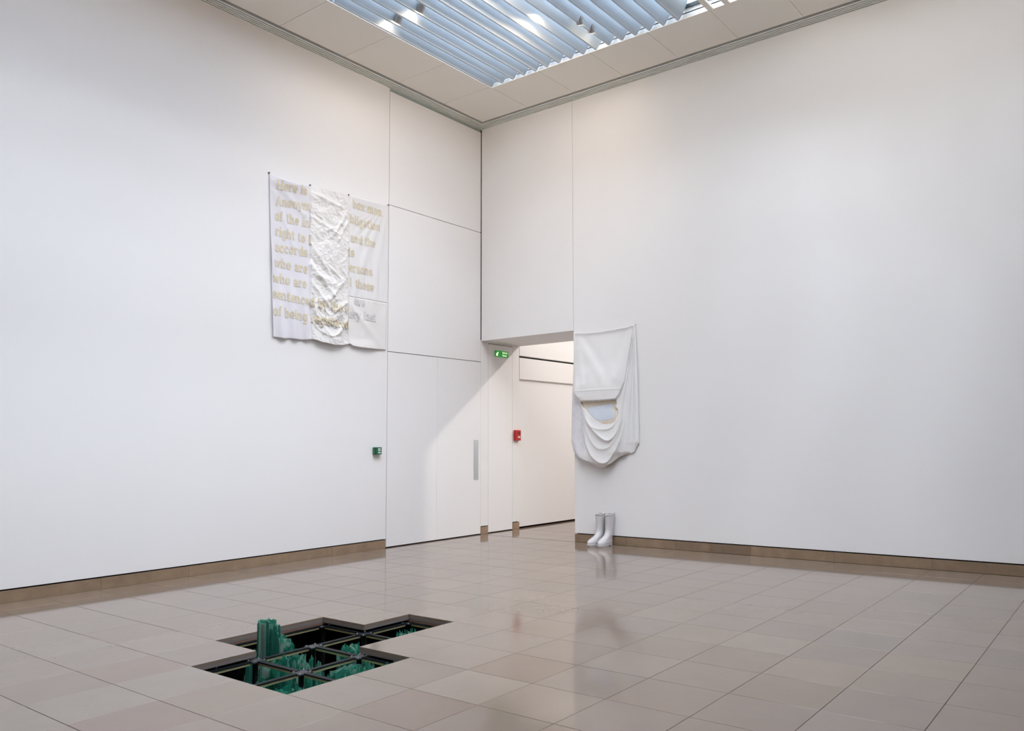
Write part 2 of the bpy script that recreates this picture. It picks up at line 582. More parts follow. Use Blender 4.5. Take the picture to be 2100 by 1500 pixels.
def blade_ring(y, x0):
    """section of a blade: lower lip at x0, upper edge up and to the right, bowed towards the room"""
    n = 9
    A, B = Vector((x0, ZC + 0.002)), Vector((x0 + 0.104, ZC + 0.178))
    d = (B - A)
    nrm = Vector((d.y, -d.x)).normalized()
    front, back = [], []
    for i in range(n):
        t = i / (n - 1)
        bow = 0.016 * 4 * t * (1 - t)
        th = 0.011 if t < 0.12 else 0.006
        p = A + d * t
        front.append(p + nrm * (bow + th))
        back.append(p + nrm * (bow - th * 0.6))
    front[0] = Vector((A.x + 0.013, A.y + 0.003))
    back[0] = Vector((A.x - 0.012, A.y + 0.003))
    lip = [Vector((A.x + 0.011, A.y - 0.002)), Vector((A.x - 0.010, A.y - 0.002))]
    pts = front + back[::-1] + lip[::-1]
    return [(p.x, y, p.y) for p in pts]


seg_y = [(SY1 - 0.012, -2.985), (-2.993, -5.10), (-5.108, SY0 + 0.03)]
for (ya, yb) in seg_y:
    proto = None
    for i in range(16):
        x0 = 0.988 + 0.1668 * i
        if proto is None:
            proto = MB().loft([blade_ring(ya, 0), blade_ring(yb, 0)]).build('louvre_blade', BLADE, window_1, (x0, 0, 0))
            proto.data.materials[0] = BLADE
        else:
            o = proto.copy()
            C.objects.link(o)
            o.location = (x0, 0, 0)
bar = None
nb = 0
x = 3.812
while x < 4.6:
    if bar is None:
        bar = MB().box(0, SY0, ZC + 0.001, 0.057, SY1, ZC + 0.028).build('ceiling_bar', CEILP, window_1, (x, 0, 0))
    else:
        o = bar.copy()
        C.objects.link(o)
        o.location = (x, 0, 0)
    x += 0.1785
shading_blade = None  # unseen blades, added to cut the daylight on the right side
for i in range(23):
    if shading_blade is None:
        shading_blade = MB().loft([blade_ring(SY1 - 0.012, 0), blade_ring(SY0 + 0.03, 0)]).build('louvre_blade', BLADE, window_1, (4.70, 0, 0))
    else:
        o = shading_blade.copy()
        C.objects.link(o)
        o.location = (4.70 + 0.1668 * i, 0, 0)
for k in range(9):
    y = SY1 - 0.21 - k * 0.75
    MB().box(3.60, y - 0.05, ZC + 0.19, SX1, y, ZC + 0.22).build('cross_bar', CEILP, window_1)
for k in range(9):
    xx = SX0 + (SX1 - SX0) * k / 8
    MB().box(xx - 0.03, SY0, ZG - 0.06, xx + 0.03, SY1, ZG + 0.02).build('glazing_bar', FRAMEM, window_1)
    if k < 8:
        MB().box(xx + 0.03, SY0, ZG, xx + (SX1 - SX0) / 8 - 0.03, SY1, ZG + 0.008).build('roof_pane', PANE, window_1)
for k in range(10):
    yy = SY0 + (SY1 - SY0) * k / 9
    MB().box(SX0, yy - 0.025, ZG - 0.05, SX1, yy + 0.025, ZG - 0.002).build('glazing_bar', FRAMEM, window_1)

# ------------------------------------------------------------------ floor
GX0, GXP = 2.4843, 0.4311
GY0, GYP = -5.1576, 0.3672
gx = lambda k: GX0 + GXP * k
gy = lambda j: GY0 + GYP * j
PIT = {(0, 1), (0, 2), (1, 0), (1, 1), (1, 2), (1, 3), (2, 0), (2, 1)}
JOINT = 0.0012

sub = MB()
floor_rects = [(0, RY0, RX1, 0), (0, 0, OX, TH), (0, TH, NX1, NY1)]
# mortar bed, cut out under the missing tiles; the tiles round the hole are thicker and lie lower in it
sub.box(-0.16, 0, -0.05, OX + 0.3, TH, -0.0046).box(-0.16, TH, -0.05, NX1 + 0.1, NY1 + 0.1, -0.0046)
kx0, kx1, jy0, jy1 = gx(0), gx(3), gy(0), gy(4)
qx0, qx1, qy0, qy1 = gx(-1), gx(4), gy(-1), gy(5)
sub.box(-0.16, RY0 - 0.1, -0.05, qx0, 0, -0.0046).box(qx1, RY0 - 0.1, -0.05, RX1 + 0.1, 0, -0.0046)
sub.box(qx0, RY0 - 0.1, -0.05, qx1, qy0, -0.0046).box(qx0, qy1, -0.05, qx1, 0, -0.0046)
sub.box(qx0, qy0, -0.05, kx0, qy1, -0.0196).box(kx1, qy0, -0.05, qx1, qy1, -0.0196)
sub.box(kx0, qy0, -0.05, kx1, jy0, -0.0196).box(kx0, jy1, -0.05, kx1, qy1, -0.0196)
sub.box(OX, 0, -0.05, RX1 + 0.1, TH, -0.0196)
for k in range(3):
    for j in range(4):
        if (k, j) not in PIT:
            sub.box(gx(k), gy(j), -0.034, gx(k + 1), gy(j + 1), -0.0195)
floor = sub.build('floor', GROUT)
floor['kind'] = 'structure'

# tones seen in the photograph for tiles that stand out: tile index -> factor (r, g, b)
TONES = {}


def tone_at(X, Y, r, g=None, b=None):
    k, j = math.floor((X - GX0) / GXP), math.floor((Y - GY0) / GYP)
    TONES[(k, j)] = (r, g or r, b or r)


def floor_pt(x, y):
    d = fw + rt * ((x - PPX) / FPX) - up * ((y - PPY) / FPX)
    t = -CAM.z / d.z
    return CAM + d * t


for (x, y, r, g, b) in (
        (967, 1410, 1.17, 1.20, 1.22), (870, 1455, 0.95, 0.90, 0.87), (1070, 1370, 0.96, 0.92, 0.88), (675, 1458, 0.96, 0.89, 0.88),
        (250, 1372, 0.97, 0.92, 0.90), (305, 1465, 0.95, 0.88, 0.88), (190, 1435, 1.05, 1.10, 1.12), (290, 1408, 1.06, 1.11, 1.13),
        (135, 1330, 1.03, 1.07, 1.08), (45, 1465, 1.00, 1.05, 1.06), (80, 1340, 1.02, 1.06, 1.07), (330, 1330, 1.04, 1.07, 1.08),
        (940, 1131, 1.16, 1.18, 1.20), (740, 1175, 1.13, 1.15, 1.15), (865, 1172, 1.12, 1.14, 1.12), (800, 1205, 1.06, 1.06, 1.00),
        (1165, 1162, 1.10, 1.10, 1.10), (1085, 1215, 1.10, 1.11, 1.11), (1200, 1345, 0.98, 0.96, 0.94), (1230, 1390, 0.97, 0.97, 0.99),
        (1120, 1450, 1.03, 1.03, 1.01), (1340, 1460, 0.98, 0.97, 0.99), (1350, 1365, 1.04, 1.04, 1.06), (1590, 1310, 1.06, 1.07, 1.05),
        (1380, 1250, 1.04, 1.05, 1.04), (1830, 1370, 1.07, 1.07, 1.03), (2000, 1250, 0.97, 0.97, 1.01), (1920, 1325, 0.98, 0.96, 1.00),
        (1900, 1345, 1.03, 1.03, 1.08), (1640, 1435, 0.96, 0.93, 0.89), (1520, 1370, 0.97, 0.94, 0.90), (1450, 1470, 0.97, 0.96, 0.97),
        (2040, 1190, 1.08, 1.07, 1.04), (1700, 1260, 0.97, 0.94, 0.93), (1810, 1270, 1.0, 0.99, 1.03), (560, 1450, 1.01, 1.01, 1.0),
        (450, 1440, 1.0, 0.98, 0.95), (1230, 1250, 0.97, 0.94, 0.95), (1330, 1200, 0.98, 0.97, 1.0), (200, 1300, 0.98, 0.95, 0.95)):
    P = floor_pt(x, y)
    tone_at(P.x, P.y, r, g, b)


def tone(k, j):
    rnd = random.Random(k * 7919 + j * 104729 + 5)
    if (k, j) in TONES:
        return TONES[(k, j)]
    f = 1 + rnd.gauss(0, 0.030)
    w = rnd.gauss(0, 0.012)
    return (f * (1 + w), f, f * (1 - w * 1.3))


def thick(k, j):
    return 0.0195 if -1 <= k <= 3 and -1 <= j <= 4 else 0.0045


def tile_mb(m, x0, y0, x1, y1, z, th=0.0195):
    c = 0.0012
    r = lambda a, zz: [(x0 + a, y0 + a, zz), (x1 - a, y0 + a, zz), (x1 - a, y1 - a, zz), (x0 + a, y1 - a, zz)]
    return m.loft([r(0, z - th), r(0, z - c), r(c, z)])


tiles = []
for k in range(-7, 18):
    for j in range(-15, 28):
        if (k, j) in PIT:
            continue
        for (fx0, fy0, fx1, fy1) in floor_rects:
            x0, x1 = max(gx(k), fx0), min(gx(k + 1), fx1)
            y0, y1 = max(gy(j), fy0), min(gy(j + 1), fy1)
            if x1 - x0 < 0.02 or y1 - y0 < 0.02:
                continue
            q = [px(p) for p in ((x0, y0, 0), (x1, y0, 0), (x1, y1, 0), (x0, y1, 0))]
            ok = any(-5 < a < 2105 and 1000 < b < 1505 for a, b in q)
            ar = abs(sum(q[i][0] * q[(i + 1) % 4][1] - q[(i + 1) % 4][0] * q[i][1] for i in range(4))) / 2 if ok else 0
            # hidden behind the right wall
            if fy0 >= 0 and x0 > 1.9:
                ar = 0
            tiles.append((ar, k, j, x0, y0, x1, y1))
tiles.sort(reverse=True)
full_tile = {}
far = MB()
far_tone = []
for i, (ar, k, j, x0, y0, x1, y1) in enumerate(tiles):
    rnd = random.Random(k * 31 + j * 17)
    z = -rnd.random() * 0.0004
    a, b, c, d = x0 + JOINT, y0 + JOINT, x1 - JOINT, y1 - JOINT
    if i < 300 and ar > 0:
        full = abs(x1 - x0 - GXP) < 1e-4 and abs(y1 - y0 - GYP) < 1e-4
        if full:
            tk = thick(k, j)
            if tk not in full_tile:
                o = full_tile[tk] = tile_mb(MB(), 0, 0, GXP - 2 * JOINT, GYP - 2 * JOINT, 0, tk).build('tile', TILE, floor)
            else:
                o = link('tile', full_tile[tk].data, floor)
            o.location = (a, b, z)
        else:
            o = tile_mb(MB(), 0, 0, c - a, d - b, 0, thick(k, j)).build('tile', TILE, floor, (a, b, z))
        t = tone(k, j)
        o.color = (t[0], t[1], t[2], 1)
    else:
        n0 = len(far.v)
        tile_mb(far, a, b, c, d, z, thick(k, j))
        far_tone += [tone(k, j)] * (len(far.v) - n0)
fo = far.build('far_tiles', TILEF, floor)
fo['kind'] = 'stuff'
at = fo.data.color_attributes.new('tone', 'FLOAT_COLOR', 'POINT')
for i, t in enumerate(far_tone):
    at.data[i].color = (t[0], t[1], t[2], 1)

# the void under the missing tiles
VX0, VX1, VY0, VY1, VZ = gx(0) - 0.25, gx(3) + 0.25, gy(0) - 0.25, gy(4) + 0.25, -0.62
MB().box(VX0, VY0, VZ - 0.05, VX1, VY1, VZ).box(VX0 - 0.05, VY0, VZ, VX0, VY1, -0.05).box(VX1, VY0, VZ, VX1 + 0.05, VY1, -0.05)\
    .box(VX0, VY0 - 0.05, VZ, VX1, VY0, -0.05).box(VX0, VY1, VZ, VX1, VY1 + 0.05, -0.05).build('void_lining', VOID, floor)

# metal trays under the tiles that border the hole, seen as the lower half of the cut edge
edges = []
for (k, j) in sorted(PIT):
    for (dk, dj, a, b) in ((-1, 0, (k, j), (k, j + 1)), (1, 0, (k + 1, j), (k + 1, j + 1)), (0, -1, (k, j), (k + 1, j)), (0, 1, (k, j + 1), (k + 1, j + 1))):
        if (k + dk, j + dj) not in PIT:
            edges.append((a, b, dk, dj))
for (a, b, dk, dj) in edges:
    x0, x1 = sorted((gx(a[0]), gx(b[0])))
    y0, y1 = sorted((gy(a[1]), gy(b[1])))
    if dk:
        x0, x1 = (x0 - 0.012, x0 + 0.001) if dk < 0 else (x0 - 0.001, x0 + 0.012)
    else:
        y0, y1 = (y0 - 0.012, y0 + 0.001) if dj < 0 else (y0 - 0.001, y0 + 0.012)
    MB().box(x0, y0, -0.036, x1, y1, -0.0195).build('tile_tray', PAN, floor)

# ------------------------------------------------------------------ skirting blocks
def skirt(name, axis, spans):
    o = thing(name, (0, 0, 0), None, None)
    o['kind'] = 'structure'
    for (a, b, t) in spans:
        if axis == 'y':
            m = MB().box(-0.03, a + 0.0008, 0.0005, 0.0015, b - 0.0008, ZS)
        else:
            m = MB().box(a + 0.0008, -0.0015, 0.0005, b - 0.0008, 0.03, ZS)
        s = m.build('skirting_block', SKIRT, o)
        s.color = (t, t * 0.99, t * 0.97, 1)
    return o


L = [-1.512, -2.20, -2.884, -3.68, -4.385, -5.10, -5.85, -6.6, -7.4, -8.2, -9.0, -9.7, RY0]
TL = [1.08, 1.04, 1.10, 1.02, 1.0, 1.05, 0.98, 1, 1, 1, 1, 1]
skirt('baseboard_left', 'y', [(b, a, t) for a, b, t in zip(L[:-1], L[1:], TL)])
R_ = [OX, 2.249, 2.88, 3.292, 3.763, 4.62, 5.511, 6.30, 7.1, 7.9, 8.7, RX1]
TR = [0.98, 1.05, 0.93, 0.80, 1.08, 1.02, 0.95, 0.88, 0.9, 0.9, 0.9]
skirt('baseboard_right', 'x', list(zip(R_[:-1], R_[1:], TR)))
sk = skirt('baseboard_reveal', 'y', [(0.004, 0.135, 1.25), (0.606, 0.744, 1.25)])
MB().box(OX - 0.0015, 0.0, 0.0005, OX + 0.012, TH, ZS).build('skirting_block', SKIRT, sk).color = (1, 1, 1, 1)

# ------------------------------------------------------------------ support grid of the raised floor
us = thing('raised_floor_support', (gx(1), gy(2), VZ), 'dark stringers and pedestals of the raised floor under the missing tiles', 'floor support')
UO = Vector((gx(1), gy(2), VZ))


def upart(m, name, mt, smooth=False):
    m.v = [tuple(Vector(p) - UO) for p in m.v]
    return m.build(name, mt, us, smooth=smooth)


nodes = set()
lines = set()
for (k, j) in PIT:
    for a, b in (((k, j), (k + 1, j)), ((k, j + 1), (k + 1, j + 1)), ((k, j), (k, j + 1)), ((k + 1, j), (k + 1, j + 1))):
        lines.add((a, b))
        nodes.add(a)
        nodes.add(b)
lines.discard(((0, 2), (1, 2)))          # the glass stack rises where this one is taken out
ZT = -0.052
for (a, b) in sorted(lines):
    xa, ya, xb, yb = gx(a[0]), gy(a[1]), gx(b[0]), gy(b[1])
    e = 0.036
    if a[1] == b[1]:
        m1 = MB().box(xa + e, ya - 0.014, ZT - 0.008, xb - e, ya + 0.014, ZT)
        m2 = MB().box(xa + e, ya - 0.011, ZT - 0.021, xb - e, ya + 0.011, ZT - 0.009)
    else:
        m1 = MB().box(xa - 0.014, ya + e, ZT - 0.008, xa + 0.014, yb - e, ZT)
        m2 = MB().box(xa - 0.011, ya + e, ZT - 0.021, xa + 0.011, yb - e, ZT - 0.009)
    upart(m1, 'stringer_gasket', GASK)
    upart(m2, 'stringer', ZINC)
for (k, j) in sorted(nodes):
    x, y = gx(k), gy(j)
    hd = MB().box(x - 0.040, y - 0.040, ZT - 0.010, x + 0.040, y + 0.040, ZT - 0.003)
    h = upart(hd, 'pedestal_head', HEADM)
    for sx in (-1, 1):
        for sy in (-1, 1):
            sc = MB().cyl((x + sx * 0.030, y + sy * 0.030, ZT - 0.003), (x + sx * 0.030, y + sy * 0.030, ZT + 0.003), 0.0065, 0.005, 8)
            sc.v = [tuple(Vector(p) - UO) for p in sc.v]
            sc.build('screw', SCREW, h)
    p = MB().box(x - 0.009, y - 0.009, VZ, x + 0.009, y + 0.009, ZT - 0.010)
    upart(p, 'pedestal_post', ZINC)
    upart(MB().box(x - 0.011, y - 0.0125, VZ, x + 0.0115, y + 0.0055, ZT - 0.012), 'post_sleeve', GASK)

# ------------------------------------------------------------------ stacks of broken green glass in the void
def sheet_mb(w, z0, tops, th):
    """one upright pane: straight sides, a snapped and stepped upper edge"""
    n = len(tops)
    xs_ = [w * (i / (n - 1) - 0.5) for i in range(n)]
    m = MB()
    for i in range(n):
        m.v += [(xs_[i], -th / 2, z0), (xs_[i], th / 2, z0), (xs_[i], -th / 2, tops[i]), (xs_[i], th / 2, tops[i])]
    for i in range(n - 1):
        a, b = i * 4, i * 4 + 4
        m.f += [(a, b, b + 2, a + 2), (a + 1, a + 3, b + 3, b + 1), (a + 2, b + 2, b + 3, a + 3), (a, a + 1, b + 1, b)]
    e = (n - 1) * 4
    m.f += [(0, 2, 3, 1), (e, e + 1, e + 3, e + 2)]
    return m


def glass_stack(name, x, y, label, sheets, seed):
    """sheets: list of (along, across, width, turn, top, jag)"""
    o = thing(name, (x, y, VZ), label, 'glass stack', 'stacks of broken green glass in the floor void')
    rd = random.Random(seed)
    for (a, c, w, turn, top, jag) in sheets:
        n = 6
        tops = []
        lv = top
        for i in range(n):
            lv = top + rd.uniform(-jag, jag) + (rd.random() < 0.25) * rd.uniform(-2.2 * jag, 0)
            tops.append(max(0.05, lv - VZ))
        s = sheet_mb(w, 0.0, tops, rd.uniform(0.004, 0.008)).build('glass_sheet', GGLASS, o)
        s.location = (a, c, 0.0)
        s.rotation_euler = (rd.uniform(-0.015, 0.015), rd.uniform(-0.015, 0.015), turn)
    return o


def bundle(rd, n, dx, dy, top, drop, jag, w=(0.05, 0.11), base_turn=0.94, slope=(0, 0)):
    out = []
    for _ in range(n):
        a, c = rd.uniform(-dx, dx), rd.uniform(-dy, dy)
        t = top - drop * rd.random() + slope[0] * a + slope[1] * c
        out.append((a, c, rd.uniform(*w), base_turn + rd.uniform(-0.35, 0.35), t, jag))
    return out


# slivers face the room at a turn of about .6; every pane was snapped at its own height
rd = random.Random(11)
tall = []
for i in range(75):                                        # the tower that rises above the floor
    u, v = rd.uniform(-1, 1), rd.uniform(-1, 1)
    top = 0.092 + rd.uniform(-0.022, 0.012) - 0.028 * (u > 0.35)
    tall.append((-0.008 + 0.046 * u - 0.02 * v, -0.032 + 0.030 * u + 0.028 * v, rd.uniform(0.010, 0.024), 0.6 + rd.uniform(-0.7, 0.7), top, 0.006))
for i in range(80):                                        # shoulder stepping down to the right
    t, v = rd.random(), rd.uniform(-1, 1)
    tall.append((0.030 + 0.085 * t - 0.025 * v, 0.005 + 0.060 * t + 0.035 * v, rd.uniform(0.010, 0.030), 0.6 + rd.uniform(-0.9, 0.9), 0.030 - 0.14 * t + rd.uniform(-0.03, 0.02), 0.010))
for i in range(40):                                        # lower splinters on the left
    t = rd.random()
    tall.append((-0.05 - 0.05 * t, -0.06 - 0.06 * t, rd.uniform(0.010, 0.035), 0.6 + rd.uniform(-0.9, 0.9), -0.04 - 0.14 * t + rd.uniform(-0.03, 0.02), 0.014))
for i in range(12):                                        # larger sheets in the foot of the stack
    tall.append((rd.uniform(-0.09, 0.12), rd.uniform(-0.09, 0.12), rd.uniform(0.06, 0.11), 0.6 + rd.uniform(-0.3, 0.3), -0.10 - 0.14 * rd.random(), 0.02))
glass_stack('glass_stack', 2.70, -4.545, 'tall green glass stack rising above the floor from the rear left cell', tall, 1)
THIN, WIDE = (0.008, 0.028), (0.06, 0.15)


def mixed(n, m, dx, dy, top, drop, jag, slope=(0, 0)):
    return bundle(rd, n, dx, dy, top, drop, jag, THIN, 0.6, slope) + bundle(rd, m, dx, dy, top - 0.05, drop, jag, WIDE, 0.6, slope)


def panes(n, cx, cy, span, top, w=(0.12, 0.24)):
    """broad sheets standing across the cell, facing the room"""
    return [(cx + rd.uniform(-0.03, 0.03), cy + rd.uniform(-span, span), rd.uniform(*w), PI / 2 + rd.uniform(-0.25, 0.25), top - 0.05 * rd.random(), 0.012) for _ in range(n)]


glass_stack('glass_stack', 3.095, -4.27, 'block of green glass below floor level in the middle cell behind the centre crossing',
            mixed(80, 6, 0.075, 0.065, -0.055, 0.07, 0.010) + panes(3, -0.06, 0.02, 0.05, -0.09, (0.08, 0.14)), 2)
glass_stack('glass_stack', 3.15, -3.87, 'small green glass shards in the far right cell of the hole',
            mixed(90, 3, 0.09, 0.08, -0.055, 0.10, 0.016), 3)
glass_stack('glass_stack', 3.585, -4.59, 'sparkling green glass shards in the front right cell of the hole',
            mixed(130, 10, 0.11, 0.08, -0.050, 0.14, 0.016, (0.1, 0.15)) + panes(18, -0.19, 0.04, 0.05, -0.075, (0.10, 0.20)), 4)
glass_stack('glass_stack', 3.60, -4.985, 'yellow-green glass shards in the nearest cell of the hole',
            mixed(130, 8, 0.11, 0.09, -0.055, 0.13, 0.016, (0, 0.25)) + panes(12, -0.20, -0.02, 0.07, -0.085, (0.10, 0.18)), 5)
glass_stack('glass_stack', 3.11, -4.62, 'low teal mass of glass sheets in the cell in front of the tall stack',
            mixed(90, 24, 0.12, 0.13, -0.085, 0.10, 0.016, (-0.3, -0.2)) + panes(16, -0.18, -0.02, 0.12, -0.085), 6)
glass_stack('glass_stack', 3.16, -4.99, 'few low glass splinters in the dark leftmost cell of the hole',
            mixed(60, 4, 0.14, 0.09, -0.085, 0.14, 0.016, (0.2, 0)), 7)

# ------------------------------------------------------------------ text banner on the left wall
def lerp(a, b, t):
    return a + (b - a) * t


def sstep(a, b, x):
    t = max(0.0, min(1.0, (x - a) / (b - a)))
    return t * t * (3 - 2 * t)


def ridge(y, z, a, b, w):
    """soft ridge along the segment a-b"""
    ax, az = a
    bx, bz = b
    dx, dz = bx - ax, bz - az
    L2 = dx * dx + dz * dz
    t = ((y - ax) * dx + (z - az) * dz) / L2
    tt = max(0, min(1, t))
    d2 = (y - ax - dx * tt) ** 2 + (z - az - dz * tt) ** 2
    return math.exp(-d2 / (w * w))


P_TOP = [(-2.995, 3.885), (-2.535, 3.885), (-2.060, 3.905), (-1.524, 3.925)]


def b_top(y):
    for (a, za), (b, zb) in zip(P_TOP[:-1], P_TOP[1:]):
        if y <= b or b == P_TOP[-1][0]:
            t = (y - a) / (b - a)
            sag = (0.040 if a < -2.9 else 0.016) * 4 * t * (1 - t)
            return lerp(za, zb, t) - sag
    return P_TOP[-1][1]


BOT = [(-2.93, 2.235), (-2.84, 2.229), (-2.77, 2.240), (-2.66, 2.236), (-2.60, 2.240), (-2.53, 2.252), (-2.515, 2.262), (-2.40, 2.236), (-2.25, 2.222), (-2.12, 2.232),
       (-2.035, 2.258), (-2.0, 2.236), (-1.9, 2.228), (-1.74, 2.228), (-1.545, 2.235)]


def pl_interp(tab, x):
    if x <= tab[0][0]:
        return tab[0][1]
    for (a, va), (b, vb) in zip(tab[:-1], tab[1:]):
        if x <= b:
            return lerp(va, vb, (x - a) / (b - a))
    return tab[-1][1]


LEFTE = [(2.23, -2.925), (2.44, -2.937), (2.68, -2.945), (3.07, -2.963), (3.46, -2.978), (3.885, -2.995)]
RIGHTE = [(2.23, -1.545), (2.9, -1.530), (3.925, -1.522)]


def b_depth(y, z):
    d = 0.010
    v = (3.9 - z) / 1.67
    if y < -2.53:                                  # left strip: nearly flat, hanging folds towards the hem
        t = (y + 2.995) / 0.465
        d += 0.030 * math.exp(-((z - b_top(y)) / 0.09) ** 2) * math.sin(PI * max(0, min(1, t)))
        f = sstep(3.0, 2.3, z)
        d += f * (0.012 + 0.012 * math.sin((y + 0.10 * (z - 2.3)) * 44.0 + 0.6))
        d += 0.009 * ridge(y, z, (-2.96, 3.82), (-2.60, 3.55), 0.035) + 0.006 * ridge(y, z, (-2.94, 3.7), (-2.72, 3.2), 0.03)
        d += 0.020 * sstep(-2.86, -2.97, y) * sstep(3.5, 3.2, z) * (0.6 + 0.4 * math.sin(z * 11))
    elif y < -2.055:                               # satin strip: crumpled, swags
        t = (y + 2.53) / 0.475
        d += 0.022 * math.sin(PI * t) * (0.4 + 0.6 * v)
        wy = y + 0.05 * noise.noise(Vector((y * 6, z * 5, 8.1)))
        wz = z + 0.07 * noise.noise(Vector((y * 5, z * 4, 2.2)))
        n1 = noise.noise(Vector((wy * 7 + wz * 3.5, wz * 6.0 - wy * 2.5, 1.7)))
        n2 = noise.noise(Vector((wy * 17 + wz * 9, wz * 13 - wy * 6, 4.1)))
        d += 0.017 * (1 - abs(n1) * 2.2) * 0.7 + 0.007 * abs(n2) + 0.0035 * noise.noise(Vector((y * 42, z * 46, 0.3)))
        for (p, q, am, w) in (((-2.50, 3.80), (-2.15, 3.73), 0.010, 0.018), ((-2.52, 3.55), (-2.20, 3.42), 0.008, 0.02), ((-2.10, 3.66), (-2.28, 3.38), 0.010, 0.018),
                              ((-2.08, 3.58), (-2.20, 3.36), 0.009, 0.016), ((-2.52, 3.25), (-2.30, 2.98), 0.010, 0.022), ((-2.52, 3.05), (-2.22, 2.72), 0.012, 0.024),
                              ((-2.50, 2.85), (-2.26, 2.58), 0.010, 0.022), ((-2.10, 2.95), (-2.30, 2.70), 0.010, 0.022), ((-2.08, 2.70), (-2.24, 2.58), 0.012, 0.018),
                              ((-2.50, 2.62), (-2.38, 2.34), 0.012, 0.024), ((-2.08, 2.50), (-2.20, 2.34), 0.012, 0.022)):
            d += am * ridge(y, z, p, q, w)
        for (zz, am, sag) in ((3.02, 0.012, 0.15), (2.66, 0.014, 0.18), (2.44, 0.018, 0.12)):
            zc = zz - sag * math.sin(PI * t) + 0.02 * noise.noise(Vector((y * 8, zz, 5)))
            u = (z - zc) / 0.10
            d += am * math.sin(PI * t) * (math.exp(-u * 1.8) if u > 0 else math.exp(u * 5.0))
        d += 0.012 * sstep(2.36, 2.23, z)
    else:                                          # right strip
        t = (y + 2.055) / 0.53
        d += 0.014 * math.exp(-((z - b_top(y)) / 0.07) ** 2) * math.sin(PI * max(0, min(1, t)))
        fan = (y + 1.524) / max(0.15, 3.98 - z)
        d += 0.0055 * math.sin(fan * 26) * sstep(3.9, 3.4, z) * sstep(-2.04, -1.85, y) + 0.004
        d += 0.004 * math.sin(y * 70) * sstep(3.3, 3.0, z) * sstep(2.75, 2.85, z)
        if z < 2.75:
            d += 0.006 * ridge(y, z, (-2.0, 2.65), (-1.57, 2.26), 0.05) + 0.006 * ridge(y, z, (-2.03, 2.70), (-1.85, 2.50), 0.03)
            d += 0.004 * noise.noise(Vector((y * 9, z * 9, 2)))
        d += 0.016 * sstep(2.34, 2.23, z) * sstep(-1.56, -1.75, y)
    # seams between strips and the pinned corners lie close to the wall
    for (yy, zz) in P_TOP:
        q = math.exp(-((y - yy) ** 2 + (z - zz) ** 2) / 0.006)
        d = lerp(d, 0.006, q)
    e = min(abs(y + 2.53), abs(y + 2.055))
    d -= 0.004 * math.exp(-(e / 0.012) ** 2)
    return max(0.004, d)


banner = thing('text_banner', (0, -2.26, 3.9), 'white patchwork cloth banner with beige lettering pinned high on the left wall', 'banner')
BO = Vector((0, -2.26, 3.9))


def cloth_strip(name, t0, t1, zlo, zhi, m, ny, nz):
    mb = MB()
    for i in range(ny + 1):
        for k in range(nz + 1):
            w = lerp(t0, t1, i / ny)                 # 0..1 across the whole banner
            y_ref = lerp(-2.96, -1.534, w)
            zt = b_top(lerp(-2.995, -1.524, w)) if zhi is None else zhi
            zb = pl_interp(BOT, y_ref) if zlo is None else zlo
            z = lerp(zb, zt, k / nz)
            y = lerp(pl_interp(LEFTE, z), pl_interp(RIGHTE, z), w)
            mb.v.append((b_depth(y, z), y - BO.y, z - BO.z))
    for i in range(ny):
        for k in range(nz):
            a = i * (nz + 1) + k
            mb.f.append((a, a + nz + 1, a + nz + 2, a + 1))
    o = mb.build(name, m, banner, smooth=True)
    md = o.modifiers.new('thickness', 'SOLIDIFY')
    md.thickness = 0.0015
    md.offset = 0
    return o


W1, W2 = 0.308, 0.637
cloth_strip('cotton_strip', 0, W1, None, None, LAV, 46, 130)['label'] = 'lavender white cotton strip'
cloth_strip('satin_strip', W1, W2, None, None, SATIN, 100, 320)['label'] = 'crumpled white satin strip'
cloth_strip('cotton_strip', W2, 1, 2.775, None, PALE, 60, 90)['label'] = 'pale grey cotton strip'
cloth_strip('satin_patch', W2, 1, None, 2.775, SATIN, 50, 50)['label'] = 'white satin patch'
for (y, z) in P_TOP:
    MB().cyl((0.0, y - BO.y, z - 0.006 - BO.z), (0.014, y - BO.y, z - 0.006 - BO.z), 0.0085, 0.0075, 10).build('pin', PINM, banner)


# slab-serif stroke letters --------------------------------------------------
def arc(cx, cy, rx, ry, a0, a1, n=9):
    return [(cx + rx * math.cos(math.radians(lerp(a0, a1, i / (n - 1)))), cy + ry * math.sin(math.radians(lerp(a0, a1, i / (n - 1))))) for i in range(n)]


def sf(x, y, w=0.25):
    return ('s', [(x - w, y), (x + w, y)])


